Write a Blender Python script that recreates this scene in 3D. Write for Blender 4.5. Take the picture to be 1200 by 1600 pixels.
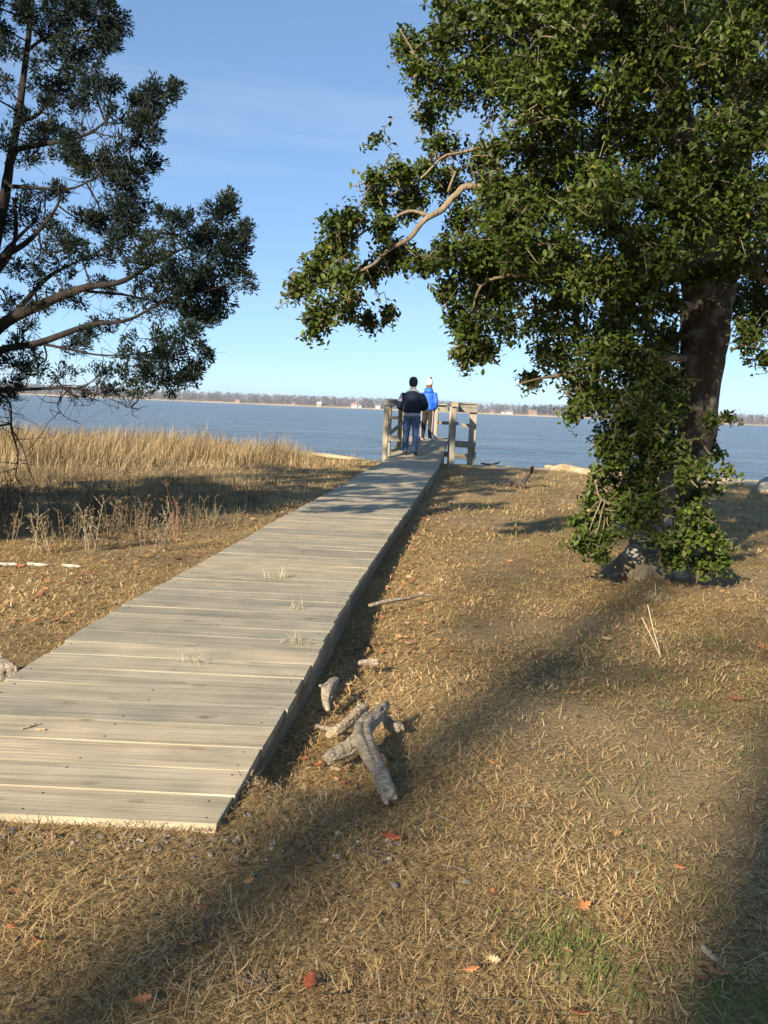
import bpy, bmesh, math, random
import numpy as np
from mathutils import Vector, Matrix, Quaternion

random.seed(7)
rng = np.random.default_rng(11)
sc = bpy.context.scene
for o in list(bpy.data.objects):
    bpy.data.objects.remove(o)

# ------------------------------------------------------------------ camera
EYE = 1.30
PITCH = math.radians(6.4)
ROLL = math.radians(2.4)
FPX = 1440.0                    # focal length in pixels of a 1200 x 1600 picture
camd = bpy.data.cameras.new('camera')
camd.sensor_fit = 'VERTICAL'
camd.sensor_height = 24.0
camd.lens = 24.0 * FPX / 1600.0
camd.clip_start = 0.05
camd.clip_end = 20000
cam = bpy.data.objects.new('camera', camd)
sc.collection.objects.link(cam)
ROT = Matrix.Rotation(math.pi / 2 - PITCH, 3, 'X') @ Matrix.Rotation(ROLL, 3, 'Z')
cam.matrix_world = Matrix.Translation((0, 0, EYE)) @ ROT.to_4x4()
sc.camera = cam

# ------------------------------------------------------------------ sky, sun, exposure
SUN_EL = math.radians(24)
SUN_AZ = math.radians(28)       # the light travels this far to the right of straight ahead
world = bpy.data.worlds.new('World')
sc.world = world
world.use_nodes = True
wn, wl = world.node_tree.nodes, world.node_tree.links
wn.clear()
w_out = wn.new('ShaderNodeOutputWorld')
w_bg = wn.new('ShaderNodeBackground')
w_sky = wn.new('ShaderNodeTexSky')
w_sky.sky_type = 'NISHITA'
w_sky.sun_disc = False
w_sky.sun_elevation = SUN_EL
w_sky.sun_rotation = math.pi + SUN_AZ
w_sky.air_density = 0.6
w_sky.dust_density = 0.0
w_sky.ozone_density = 4.0
w_bg.inputs['Strength'].default_value = 0.079
# thin streaks of cirrus all round the sky
w_tc = wn.new('ShaderNodeTexCoord')
w_map = wn.new('ShaderNodeMapping')
w_map.inputs['Scale'].default_value = (1.2, 1.2, 11.0)
w_map.inputs['Location'].default_value = (1.3, 0.4, 2.45)
w_map.inputs['Rotation'].default_value = (0.0, -0.2, 0.3)
w_noise = wn.new('ShaderNodeTexNoise')
w_noise.inputs['Scale'].default_value = 1.7
w_noise.inputs['Detail'].default_value = 6
w_noise.inputs['Roughness'].default_value = 0.55
w_ramp = wn.new('ShaderNodeValToRGB')
w_ramp.color_ramp.elements[0].position = 0.50
w_ramp.color_ramp.elements[0].color = (0, 0, 0, 1)
w_ramp.color_ramp.elements[1].position = 0.78
w_ramp.color_ramp.elements[1].color = (0.24, 0.24, 0.24, 1)
w_mix = wn.new('ShaderNodeMix')
w_mix.data_type = 'RGBA'
w_mix.inputs['B'].default_value = (5.8, 6.3, 6.7, 1)
wl.new(w_tc.outputs['Generated'], w_map.inputs['Vector'])
wl.new(w_map.outputs['Vector'], w_noise.inputs['Vector'])
wl.new(w_noise.outputs['Fac'], w_ramp.inputs['Fac'])
wl.new(w_ramp.outputs['Color'], w_mix.inputs['Factor'])
# the camera's gentle tone curve: the whole sky alike
w_gam = wn.new('ShaderNodeGamma'); w_gam.inputs['Gamma'].default_value = 0.62
w_mul = wn.new('ShaderNodeMix'); w_mul.data_type = 'RGBA'; w_mul.blend_type = 'MULTIPLY'
w_mul.inputs['Factor'].default_value = 1.0; w_mul.inputs['B'].default_value = (1.62, 1.92, 2.15, 1)
wl.new(w_sky.outputs['Color'], w_gam.inputs['Color']); wl.new(w_gam.outputs['Color'], w_mul.inputs['A'])
wl.new(w_mul.outputs['Result'], w_mix.inputs['A'])
wl.new(w_mix.outputs['Result'], w_bg.inputs['Color'])
wl.new(w_bg.outputs['Background'], w_out.inputs['Surface'])

sund = bpy.data.lights.new('sun', 'SUN')
sund.energy = 5.0
sund.angle = math.radians(0.55)
sund.color = (1.0, 0.885, 0.72)
sun = bpy.data.objects.new('sun', sund)
sc.collection.objects.link(sun)
sun.location = (-20, -40, 30)
SUN_DIR = Vector((math.sin(SUN_AZ) * math.cos(SUN_EL), math.cos(SUN_AZ) * math.cos(SUN_EL), -math.sin(SUN_EL)))
sun.rotation_euler = SUN_DIR.to_track_quat('-Z', 'Y').to_euler()

sc.view_settings.view_transform = 'Standard'
sc.view_settings.look = 'None'
sc.view_settings.exposure = 1.0
sc.view_settings.gamma = 1.0
sc.view_settings.use_curve_mapping = False
sc.cycles.max_bounces = 6
sc.cycles.diffuse_bounces = 2
sc.cycles.transparent_max_bounces = 4

# ------------------------------------------------------------------ helpers
R3 = np.array(ROT)
def ray(x, y):
    d = R3 @ np.array([(x - 600) / FPX, -(y - 800) / FPX, -1.0])
    return d / d[1]
def at(x, y, D):                # the point D metres ahead that the photo shows at pixel x, y
    return Vector((np.array([0, 0, EYE]) + ray(x, y) * D).tolist())
def on(x, y, z=0.0):            # the point at height z
    d = ray(x, y)
    t = (z - EYE) / d[2]
    return Vector((np.array([0, 0, EYE]) + d * t).tolist())

def hash2(ix, iy, seed):
    n = (ix.astype(np.int64) * 374761393 + iy.astype(np.int64) * 668265263 + seed * 144665) & 0x7fffffff
    n = ((n ^ (n >> 13)) * 1274126177) & 0x7fffffff
    n = n ^ (n >> 16)
    return (n & 0xffff) / 65535.0
def vnoise(x, y, seed=0):
    x = np.asarray(x, float); y = np.asarray(y, float)
    ix, iy = np.floor(x), np.floor(y)
    fx, fy = x - ix, y - iy
    fx = fx * fx * (3 - 2 * fx); fy = fy * fy * (3 - 2 * fy)
    a = hash2(ix, iy, seed); b = hash2(ix + 1, iy, seed)
    c = hash2(ix, iy + 1, seed); d = hash2(ix + 1, iy + 1, seed)
    return (a * (1 - fx) + b * fx) * (1 - fy) + (c * (1 - fx) + d * fx) * fy
def fbm(x, y, seed=0, oct=4):
    s, a, t = 0.0, 0.5, 0.0
    x = np.asarray(x, float); y = np.asarray(y, float)
    for k in range(oct):
        s = s + a * vnoise(x * 2 ** k, y * 2 ** k, seed + 17 * k); t += a; a *= 0.5
    return s / t

class MB:
    """collects shapes (world coordinates) that become one mesh"""
    def __init__(self):
        self.v = []; self.f = []; self.m = []
    def add(self, vs, fs, mi=0):
        n = len(self.v)
        self.v += [tuple(p) for p in vs]
        self.f += [tuple(i + n for i in f) for f in fs]
        self.m += [mi] * len(fs)
    def box(self, c, size, rz=0.0, mi=0, mat=None):
        sx, sy, sz = (s / 2 for s in size)
        M = mat if mat is not None else Matrix.Translation(c) @ Matrix.Rotation(rz, 4, 'Z')
        vs = [M @ Vector((x * sx, y * sy, z * sz)) for z in (-1, 1) for y in (-1, 1) for x in (-1, 1)]
        self.add(vs, [(0, 2, 3, 1), (4, 5, 7, 6), (0, 1, 5, 4), (2, 6, 7, 3), (0, 4, 6, 2), (1, 3, 7, 5)], mi)
    def beam(self, a, b, w, h, mi=0, up=(0, 0, 1)):
        a, b = Vector(a), Vector(b)
        d = (b - a); L = d.length; d.normalize()
        s = d.cross(Vector(up)).normalized(); u = s.cross(d)
        M = Matrix((( s.x, d.x, u.x, 0), (s.y, d.y, u.y, 0), (s.z, d.z, u.z, 0), (0, 0, 0, 1)))
        M.translation = (a + b) / 2
        self.box(None, (w, L, h), mat=M, mi=mi)
    def tube(self, pts, rad, sides=6, cap=True, mi=0, flat=1.0):
        pts = [Vector(p) for p in pts]
        n = len(pts)
        if not hasattr(rad, '__len__'): rad = [rad] * n
        t0 = (pts[1] - pts[0]).normalized()
        ref = Vector((0, 0, 1)) if abs(t0.z) < 0.9 else Vector((1, 0, 0))
        s = t0.cross(ref).normalized()
        vs = []
        for i, p in enumerate(pts):
            t = (pts[min(i + 1, n - 1)] - pts[max(i - 1, 0)]).normalized()
            s = (s - t * s.dot(t)).normalized()
            u = t.cross(s)
            for k in range(sides):
                a = 2 * math.pi * k / sides
                vs.append(p + (s * math.cos(a) + u * math.sin(a) * flat) * rad[i])
        fs = []
        for i in range(n - 1):
            for k in range(sides):
                k2 = (k + 1) % sides
                fs.append((i * sides + k, i * sides + k2, (i + 1) * sides + k2, (i + 1) * sides + k))
        if cap:
            fs.append(tuple(range(sides - 1, -1, -1)))
            fs.append(tuple((n - 1) * sides + k for k in range(sides)))
        self.add(vs, fs, mi)
    def rings(self, rings, sides=16, mi=0):
        """rings: (centre, half width x, half depth y); horizontal ellipses"""
        vs = []
        for c, a, b in rings:
            for k in range(sides):
                t = 2 * math.pi * k / sides
                vs.append((c[0] + a * math.cos(t), c[1] + b * math.sin(t), c[2]))
        n = len(rings); fs = []
        for i in range(n - 1):
            for k in range(sides):
                k2 = (k + 1) % sides
                fs.append((i * sides + k, i * sides + k2, (i + 1) * sides + k2, (i + 1) * sides + k))
        fs.append(tuple(range(sides - 1, -1, -1)))
        fs.append(tuple((n - 1) * sides + k for k in range(sides)))
        self.add(vs, fs, mi)
    def ball(self, c, r, seg=12, rin=8, mi=0, rot=None):
        if not hasattr(r, '__len__'): r = (r, r, r)
        vs = [Vector((0, 0, -1))]
        for i in range(1, rin):
            t = math.pi * i / rin
            for k in range(seg):
                a = 2 * math.pi * k / seg
                vs.append(Vector((math.sin(t) * math.cos(a), math.sin(t) * math.sin(a), -math.cos(t))))
        vs.append(Vector((0, 0, 1)))
        fs = [(0, 1 + (k + 1) % seg, 1 + k) for k in range(seg)]
        for i in range(rin - 2):
            for k in range(seg):
                a = 1 + i * seg + k; b = 1 + i * seg + (k + 1) % seg
                fs.append((a, b, b + seg, a + seg))
        L = len(vs) - 1; q = 1 + (rin - 2) * seg
        fs += [(q + k, q + (k + 1) % seg, L) for k in range(seg)]
        out = []
        for v in vs:
            p = Vector((v.x * r[0], v.y * r[1], v.z * r[2]))
            if rot is not None: p = rot @ p
            out.append(p + Vector(c))
        self.add(out, fs, mi)
    def mesh(self, name, org=(0, 0, 0)):
        me = bpy.data.meshes.new(name)
        o = Vector(org)
        me.from_pydata([(v[0] - o.x, v[1] - o.y, v[2] - o.z) for v in self.v], [], self.f)
        if any(self.m): me.polygons.foreach_set('material_index', self.m)
        me.update()
        return me
    def build(self, name, mats, parent=None, org=None, smooth=False):
        org = Vector(org) if org is not None else (root_loc(parent) if parent else Vector((0, 0, 0)))
        me = self.mesh(name, org)
        return link(name, me, mats, parent, org, smooth)

def root_loc(o):
    p = Vector((0, 0, 0))
    while o is not None:
        p = p + o.location; o = o.parent
    return p
def link(name, me, mats, parent=None, org=(0, 0, 0), smooth=False):
    for m in (mats if isinstance(mats, (list, tuple)) else [mats]):
        me.materials.append(m)
    if smooth:
        me.polygons.foreach_set('use_smooth', [True] * len(me.polygons))
    o = bpy.data.objects.new(name, me)
    sc.collection.objects.link(o)
    if parent is not None:
        o.parent = parent
        o.location = Vector(org) - root_loc(parent)
    else:
        o.location = Vector(org)
    return o
def empty(name, loc):
    o = bpy.data.objects.new(name, None)
    sc.collection.objects.link(o)
    o.location = loc
    o.empty_display_size = 0.2
    return o
def tag(o, label=None, cat=None, group=None, kind=None):
    if label: o['label'] = label
    if cat: o['category'] = cat
    if group: o['group'] = group
    if kind: o['kind'] = kind
    return o
def remesh(mb, name, voxel, smooth_it=4, noise=None):
    """fuse overlapping closed shapes into one continuous surface"""
    me = mb.mesh('tmp_' + name)
    ob = bpy.data.objects.new('tmp', me)
    sc.collection.objects.link(ob)
    m = ob.modifiers.new('r', 'REMESH'); m.mode = 'VOXEL'; m.voxel_size = voxel
    s = ob.modifiers.new('s', 'SMOOTH'); s.iterations = smooth_it; s.factor = 0.5
    dg = bpy.context.evaluated_depsgraph_get()
    out = bpy.data.meshes.new_from_object(ob.evaluated_get(dg))
    out.name = name
    bpy.data.objects.remove(ob); bpy.data.meshes.remove(me)
    out.materials.clear()
    if noise:
        n = len(out.vertices)
        co = np.empty(n * 3); out.vertices.foreach_get('co', co); co = co.reshape(-1, 3)
        no = np.empty(n * 3); out.vertices.foreach_get('normal', no); no = no.reshape(-1, 3)
        co = co + no * noise(co)[:, None]
        out.vertices.foreach_set('co', co.ravel())
    return out
def place(me, name, mats, parent=None, org=(0, 0, 0), smooth=True):
    o = Vector(org)
    me.transform(Matrix.Translation(-o))
    return link(name, me, mats, parent, org, smooth)

def bulk(name, verts, loops, starts, col, mat, parent=None, org=(0, 0, 0)):
    """big mesh straight from numpy arrays, with a colour for each point"""
    me = bpy.data.meshes.new(name)
    o = np.array(org, float)
    v = (verts.reshape(-1, 3) - o).astype(np.float32)
    me.vertices.add(len(v)); me.vertices.foreach_set('co', v.ravel())
    me.loops.add(len(loops)); me.loops.foreach_set('vertex_index', loops.astype(np.int32))
    me.polygons.add(len(starts)); me.polygons.foreach_set('loop_start', starts.astype(np.int32))
    me.update(calc_edges=True)
    me.validate()
    if col is not None:
        a = me.color_attributes.new('col', 'FLOAT_COLOR', 'POINT')
        c = np.ones((len(v), 4), np.float32); c[:, :3] = col.reshape(-1, 3)
        a.data.foreach_set('color', c.ravel())
    return link(name, me, mat, parent, org)

def blades(base, az, lean, length, width, curl, col):
    """curved grass blades: 5 points, a quad and a tip triangle each"""
    N = len(base)
    d = np.stack([np.cos(az), np.sin(az), np.zeros(N)], 1)
    s = np.stack([-np.sin(az), np.cos(az), np.zeros(N)], 1)
    up = np.array([0, 0, 1.0])
    a1 = lean; a2 = lean + curl
    mid = base + (d * np.cos(a1)[:, None] + up * np.sin(a1)[:, None]) * (length * 0.5)[:, None]
    tip = mid + (d * np.cos(a2)[:, None] + up * np.sin(a2)[:, None]) * (length * 0.5)[:, None]
    w = (width * 0.5)[:, None]
    V = np.stack([base - s * w, base + s * w, mid - s * w * 0.85, mid + s * w * 0.85, tip], 1)
    idx = np.arange(N)[:, None] * 5
    L = (idx + np.array([[0, 1, 3, 2, 2, 3, 4]])).ravel()
    S = (np.arange(N)[:, None] * 7 + np.array([[0, 4]])).ravel()
    C = np.repeat(col[:, None, :], 5, 1)
    return V, L, S, C
def merge(parts):
    V, L, S, C = [], [], [], []
    nv = nl = 0
    for v, l, s, c in parts:
        v = v.reshape(-1, 3)
        V.append(v); L.append(l + nv); S.append(s + nl); C.append(c.reshape(-1, 3))
        nv += len(v); nl += len(l)
    return np.concatenate(V), np.concatenate(L), np.concatenate(S), np.concatenate(C)

LEAF_V = np.array([[0, 0, -0.02], [0.33, 0.27, 0.06], [0.70, 0.23, 0.05], [1, 0, -0.05], [0.70, -0.23, 0.05], [0.33, -0.27, 0.06]])
LEAF_F = [(0, 3, 2, 1), (0, 5, 4, 3)]
def leaf_frames(p, d, n):
    d = d / np.linalg.norm(d, axis=1, keepdims=True)
    n = n - d * (n * d).sum(1, keepdims=True)
    n = n / (np.linalg.norm(n, axis=1, keepdims=True) + 1e-9)
    return d, np.cross(n, d), n
def leaves(p, d, n, size, col):
    d, s, n = leaf_frames(p, d, n)
    N = len(p)
    V = p[:, None, :] + size[:, None, None] * (LEAF_V[None, :, 0, None] * d[:, None] + LEAF_V[None, :, 1, None] * s[:, None] + LEAF_V[None, :, 2, None] * n[:, None])
    f = np.array(LEAF_F).ravel()
    L = (np.arange(N)[:, None] * 6 + f[None]).ravel()
    S = np.arange(N * 2) * 4
    return V, L, S, np.repeat(col[:, None, :], 6, 1)

def spline(pts, n=8):
    """Catmull-Rom through points; each point may carry a radius as 4th value"""
    P = [np.array(p, float) for p in pts]
    P = [2 * P[0] - P[1]] + P + [2 * P[-1] - P[-2]]
    out = []
    for i in range(1, len(P) - 2):
        for k in range(n):
            t = k / n
            out.append(0.5 * ((2 * P[i]) + (-P[i - 1] + P[i + 1]) * t + (2 * P[i - 1] - 5 * P[i] + 4 * P[i + 1] - P[i + 2]) * t * t + (-P[i - 1] + 3 * P[i] - 3 * P[i + 1] + P[i + 2]) * t ** 3))
    out.append(P[-2])
    return np.array(out)

# ------------------------------------------------------------------ materials
def mat_new(name):
    m = bpy.data.materials.new(name)
    m.use_nodes = True
    return m, m.node_tree.nodes, m.node_tree.links, m.node_tree.nodes['Principled BSDF']
def N(nodes, kind, **kw):
    n = nodes.new(kind)
    for k, v in kw.items():
        if k in n.inputs: n.inputs[k].default_value = v
        else: setattr(n, k, v)
    return n
def ramp(nodes, stops):
    r = nodes.new('ShaderNodeValToRGB')
    e = r.color_ramp.elements
    while len(e) < len(stops): e.new(0.5)
    for i, (p, c) in enumerate(stops):
        e[i].position = p; e[i].color = (*c, 1)
    return r
def mixc(nodes, links, fac, a, b, mode='MIX'):
    m = nodes.new('ShaderNodeMix'); m.data_type = 'RGBA'; m.blend_type = mode
    for key, val in (('Factor', fac), ('A', a), ('B', b)):
        if hasattr(val, 'is_output'): links.new(val, m.inputs[key])
        elif key == 'Factor': m.inputs[key].default_value = val
        else: m.inputs[key].default_value = (*val, 1)
    return m.outputs['Result']

def simple(name, col, rough=0.7, var=0.25, scale=12.0, bump=0.15, bscale=60.0, spec=0.3, metal=0.0):
    m, n, l, b = mat_new(name)
    tc = N(n, 'ShaderNodeTexCoord')
    a = N(n, 'ShaderNodeTexNoise', Scale=scale, Detail=5.0)
    l.new(tc.outputs['Object'], a.inputs['Vector'])
    r = ramp(n, [(0.25, tuple(c * (1 - var) for c in col)), (0.75, tuple(min(1, c * (1 + var)) for c in col))])
    l.new(a.outputs['Fac'], r.inputs['Fac'])
    l.new(r.outputs['Color'], b.inputs['Base Color'])
    b.inputs['Roughness'].default_value = rough
    b.inputs['Specular IOR Level'].default_value = spec
    b.inputs['Metallic'].default_value = metal
    if bump:
        a2 = N(n, 'ShaderNodeTexNoise', Scale=bscale, Detail=4.0)
        l.new(tc.outputs['Object'], a2.inputs['Vector'])
        bp = N(n, 'ShaderNodeBump', Strength=bump, Distance=0.02)
        l.new(a2.outputs['Fac'], bp.inputs['Height'])
        l.new(bp.outputs['Normal'], b.inputs['Normal'])
    return m

def attr_mat(name, rough=0.6, trans=0.0, spec=0.3, gain=1.0):
    """colour from the point colours (each blade or leaf has its own), a little light passes through"""
    m, n, l, b = mat_new(name)
    at_ = N(n, 'ShaderNodeVertexColor', layer_name='col')
    l.new(at_.outputs['Color'], b.inputs['Base Color'])
    b.inputs['Roughness'].default_value = rough
    b.inputs['Specular IOR Level'].default_value = spec
    if trans:
        t = N(n, 'ShaderNodeBsdfTranslucent')
        l.new(at_.outputs['Color'], t.inputs['Color'])
        mx = N(n, 'ShaderNodeMixShader', Fac=trans)
        l.new(b.outputs['BSDF'], mx.inputs[1]); l.new(t.outputs['BSDF'], mx.inputs[2])
        l.new(mx.outputs['Shader'], n['Material Output'].inputs['Surface'])
    return m

def wood_mat(name, light, dark, knot=True, along=0, rough=0.8):
    """weathered timber, grain along one local axis"""
    m, n, l, b = mat_new(name)
    tc = N(n, 'ShaderNodeTexCoord'); oi = N(n, 'ShaderNodeObjectInfo')
    cmb = N(n, 'ShaderNodeCombineXYZ')
    mul = N(n, 'ShaderNodeMath', operation='MULTIPLY'); mul.inputs[1].default_value = 37.0
    l.new(oi.outputs['Random'], mul.inputs[0])
    for k in range(3): l.new(mul.outputs[0], cmb.inputs[k])
    add = N(n, 'ShaderNodeVectorMath', operation='ADD')
    l.new(tc.outputs['Object'], add.inputs[0]); l.new(cmb.outputs[0], add.inputs[1])
    sc1 = [28.0, 28.0, 28.0]; sc1[along] = 1.1
    sc2 = [150.0, 150.0, 150.0]; sc2[along] = 3.0
    mp1 = N(n, 'ShaderNodeMapping', Scale=sc1); mp2 = N(n, 'ShaderNodeMapping', Scale=sc2)
    l.new(add.outputs[0], mp1.inputs['Vector']); l.new(add.outputs[0], mp2.inputs['Vector'])
    g1 = N(n, 'ShaderNodeTexNoise', Scale=1.0, Detail=4.0, Distortion=0.7)
    g2 = N(n, 'ShaderNodeTexNoise', Scale=1.0, Detail=3.0)
    l.new(mp1.outputs[0], g1.inputs['Vector']); l.new(mp2.outputs[0], g2.inputs['Vector'])
    mid = tuple((a + c) / 2 for a, c in zip(light, dark))
    r1 = ramp(n, [(0.28, dark), (0.48, mid), (0.7, light)])
    l.new(g1.outputs['Fac'], r1.inputs['Fac'])
    r2 = ramp(n, [(0.35, (0.72, 0.72, 0.70)), (0.62, (1, 1, 1))])
    l.new(g2.outputs['Fac'], r2.inputs['Fac'])
    col = mixc(n, l, 0.8, r1.outputs['Color'], r2.outputs['Color'], 'MULTIPLY')
    # blotches of weathering
    bl = N(n, 'ShaderNodeTexNoise', Scale=4.5, Detail=4.0)
    l.new(add.outputs[0], bl.inputs['Vector'])
    r3 = ramp(n, [(0.35, (0.78, 0.79, 0.78)), (0.65, (1.06, 1.03, 0.97))])
    l.new(bl.outputs['Fac'], r3.inputs['Fac'])
    col = mixc(n, l, 0.9, col, r3.outputs['Color'], 'MULTIPLY')
    # each board its own tone
    r4 = ramp(n, [(0.0, (0.80, 0.82, 0.82)), (0.45, (1.0, 0.99, 0.96)), (1.0, (1.12, 1.06, 0.96))])
    l.new(oi.outputs['Random'], r4.inputs['Fac'])
    col = mixc(n, l, 1.0, col, r4.outputs['Color'], 'MULTIPLY')
    if knot:
        sk = [5.0, 6.5, 5.0]
        sk[along] = 3.2
        mk = N(n, 'ShaderNodeMapping', Scale=sk)
        l.new(add.outputs[0], mk.inputs['Vector'])
        nz = N(n, 'ShaderNodeTexNoise', Scale=6.0, Detail=2.0)
        l.new(add.outputs[0], nz.inputs['Vector'])
        wob = mixc(n, l, 0.06, mk.outputs[0], nz.outputs['Color'], 'ADD')
        vo = N(n, 'ShaderNodeTexVoronoi', Scale=1.0, Randomness=1.0)
        l.new(wob, vo.inputs['Vector'])
        rk = ramp(n, [(0.0, (0.30, 0.26, 0.22)), (0.06, (0.50, 0.45, 0.39)), (0.085, (0.85, 0.82, 0.78)), (0.11, (0.72, 0.68, 0.62)), (0.15, (1, 1, 1))])
        l.new(vo.outputs['Distance'], rk.inputs['Fac'])
        col = mixc(n, l, 0.85, col, rk.outputs['Color'], 'MULTIPLY')
    l.new(col, b.inputs['Base Color'])
    b.inputs['Roughness'].default_value = rough
    b.inputs['Specular IOR Level'].default_value = 0.25
    bp = N(n, 'ShaderNodeBump', Strength=0.35, Distance=0.004)
    l.new(g2.outputs['Fac'], bp.inputs['Height'])
    bp2 = N(n, 'ShaderNodeBump', Strength=0.3, Distance=0.008)
    l.new(g1.outputs['Fac'], bp2.inputs['Height']); l.new(bp.outputs['Normal'], bp2.inputs['Normal'])
    l.new(bp2.outputs['Normal'], b.inputs['Normal'])
    return m

M_PLANK = wood_mat('weathered plank', (0.53, 0.46, 0.345), (0.345, 0.295, 0.215))
M_SIDE = wood_mat('weathered side board', (0.30, 0.26, 0.19), (0.16, 0.14, 0.10), knot=False, along=1)
M_POST = wood_mat('weathered post', (0.44, 0.40, 0.33), (0.24, 0.215, 0.17), along=2)
M_RAIL = wood_mat('weathered rail', (0.40, 0.365, 0.30), (0.22, 0.20, 0.16), knot=False, along=0)
M_WARMPOST = wood_mat('sunlight-tinted post', (0.55, 0.36, 0.18), (0.36, 0.22, 0.10), knot=False, along=2)  # orange tint puts warm sunlight into this post's colour
M_NAIL = simple('dark nail', (0.05, 0.045, 0.04), 0.6, 0.2, bump=0)

def bark_mat(name, a, b_, c=None, scale=9.0, stretch=0.25, bump=0.7):
    m, n, l, b = mat_new(name)
    tc = N(n, 'ShaderNodeTexCoord')
    mp = N(n, 'ShaderNodeMapping', Scale=(1, 1, stretch))
    l.new(tc.outputs['Object'], mp.inputs['Vector'])
    t = N(n, 'ShaderNodeTexNoise', Scale=scale, Detail=8.0, Roughness=0.65)
    l.new(mp.outputs[0], t.inputs['Vector'])
    r = ramp(n, [(0.3, a), (0.7, b_)])
    l.new(t.outputs['Fac'], r.inputs['Fac'])
    col = r.outputs['Color']
    if c:
        v = N(n, 'ShaderNodeTexNoise', Scale=7.0, Detail=6.0, Roughness=0.6)
        l.new(tc.outputs['Object'], v.inputs['Vector'])
        rv = ramp(n, [(0.53, (0, 0, 0)), (0.60, (1, 1, 1))])
        l.new(v.outputs['Fac'], rv.inputs['Fac'])
        col = mixc(n, l, rv.outputs['Color'], col, c)
    l.new(col, b.inputs['Base Color'])
    b.inputs['Roughness'].default_value = 0.9
    b.inputs['Specular IOR Level'].default_value = 0.2
    t2 = N(n, 'ShaderNodeTexNoise', Scale=scale * 4, Detail=6.0)
    l.new(mp.outputs[0], t2.inputs['Vector'])
    bp = N(n, 'ShaderNodeBump', Strength=bump, Distance=0.03)
    l.new(t2.outputs['Fac'], bp.inputs['Height'])
    l.new(bp.outputs['Normal'], b.inputs['Normal'])
    return m
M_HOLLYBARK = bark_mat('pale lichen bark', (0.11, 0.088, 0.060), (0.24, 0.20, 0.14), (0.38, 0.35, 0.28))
M_HOLLYTRUNK = bark_mat('shade-darkened brown trunk bark', (0.034, 0.026, 0.018), (0.115, 0.088, 0.060), (0.17, 0.150, 0.112))  # bark colour darkened to carry the shade of the front branches
M_HOLLYLIMB = bark_mat('tan limb bark', (0.14, 0.105, 0.065), (0.34, 0.26, 0.165))
M_CEDARBARK = bark_mat('shade-darkened shreddy bark', (0.014, 0.012, 0.011), (0.045, 0.036, 0.030), stretch=0.1)  # the shade over the cedar is put into this near-black bark colour
M_OAKBARK = bark_mat('furrowed grey bark', (0.06, 0.05, 0.04), (0.19, 0.16, 0.13), stretch=0.15)
M_DRIFT = bark_mat('bleached driftwood', (0.20, 0.15, 0.095), (0.55, 0.46, 0.335), scale=26, stretch=1.0, bump=0.8)
M_DRIFTPALE = bark_mat('pale tan driftwood', (0.28, 0.20, 0.11), (0.56, 0.45, 0.29), scale=20, stretch=1.0, bump=0.6)  # a paler wood tone, also used on stones and twigs
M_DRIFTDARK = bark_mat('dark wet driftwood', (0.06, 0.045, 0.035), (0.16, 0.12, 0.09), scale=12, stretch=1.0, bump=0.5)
M_HOLLYLEAF = attr_mat('glossy holly leaf', 0.48, 0.28, 0.32)
M_CEDARLEAF = attr_mat('cedar spray', 0.7, 0.15, 0.2)
M_STRAW = attr_mat('dry grass blade', 0.75, 0.18, 0.2)
M_DEADLEAF = attr_mat('dead leaf', 0.7, 0.15, 0.3)
M_FARTREE = attr_mat('far bare wood', 0.9, 0.0, 0.1)
M_STONE = simple('pebble stone', (0.26, 0.25, 0.23), 0.8, 0.45, 14, 0.2)
M_ROCK = simple('shore rock', (0.27, 0.25, 0.21), 0.85, 0.4, 6, 0.5, 18)

# ------------------------------------------------------------------ ground
WATER_Z = -0.62
SX = np.array([-3000, -60, -8, -4, -2, 0, 2, 4, 6, 8, 12, 40, 3000.0])
SY = np.array([60, 30, 25.2, 24.6, 24.0, 22.8, 22.3, 22.5, 22.0, 21.2, 20.3, 22, 60.0])
def shore(x):
    return np.interp(x, SX, SY) + 0.5 * (fbm(np.asarray(x) * 0.8, np.zeros_like(np.asarray(x, float)), 5, 3) - 0.5)
def ground_z(x, y):
    x = np.asarray(x, float); y = np.asarray(y, float)
    s = y - shore(x)
    near = np.clip(1 - np.abs(y) / 60, 0, 1)
    z = 0.05 * (fbm(x * 0.6, y * 0.6, 1, 3) - 0.5) + 0.022 * (fbm(x * 4, y * 4, 2, 3) - 0.5)
    z = z + 0.9 * (1 - near) * fbm(x * 0.02, y * 0.02, 9, 2) * (s < -20)
    z = z - 0.05 * np.exp(-((x - deck_x(y) - 0.75) / 0.35) ** 2) * (y > 3) * (y < 21)
    z = z + 0.10 * np.exp(-((x - 1.8) / 1.3) ** 2 - ((y - 21.3) / 1.3) ** 2) + 0.04 * np.clip((x - 2) / 2, 0, 1) * np.exp(-((y - 21.5) / 1.6) ** 2)
    drop = np.where(s > 0, -np.clip(s / 0.9, 0, 1) ** 0.8 * 0.75 - np.clip(s - 0.9, 0, 100) * 0.06, 0)
    return z + drop
DKY = np.array([2.62, 3.7, 4.8, 6.3, 7.2, 9.2, 13.5, 15.7, 19.0, 20.5, 21.4, 25.8])
DKX = np.array([-1.07, -0.955, -0.86, -0.76, -0.67, -0.48, -0.08, 0.15, 0.47, 0.60, 0.70, 1.10])
DKZ = np.array([0.05, 0.10, 0.145, 0.115, 0.12, 0.135, 0.12, 0.165, 0.17, 0.225, 0.28, 0.56])
def deck_x(y): return np.interp(y, DKY, DKX)
_yy = np.linspace(2.4, 26.2, 240)
_zz = np.interp(_yy, [2.62, 3.7, 4.8, 6.3, 7.2, 9.2, 13.5, 15.7, 19.0, 20.6, 21.4, 23.2, 23.8, 26], [0.05, 0.10, 0.145, 0.115, 0.12, 0.135, 0.12, 0.165, 0.165, 0.19, 0.245, 0.47, 0.505, 0.565])
_k = np.ones(9) / 9
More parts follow.
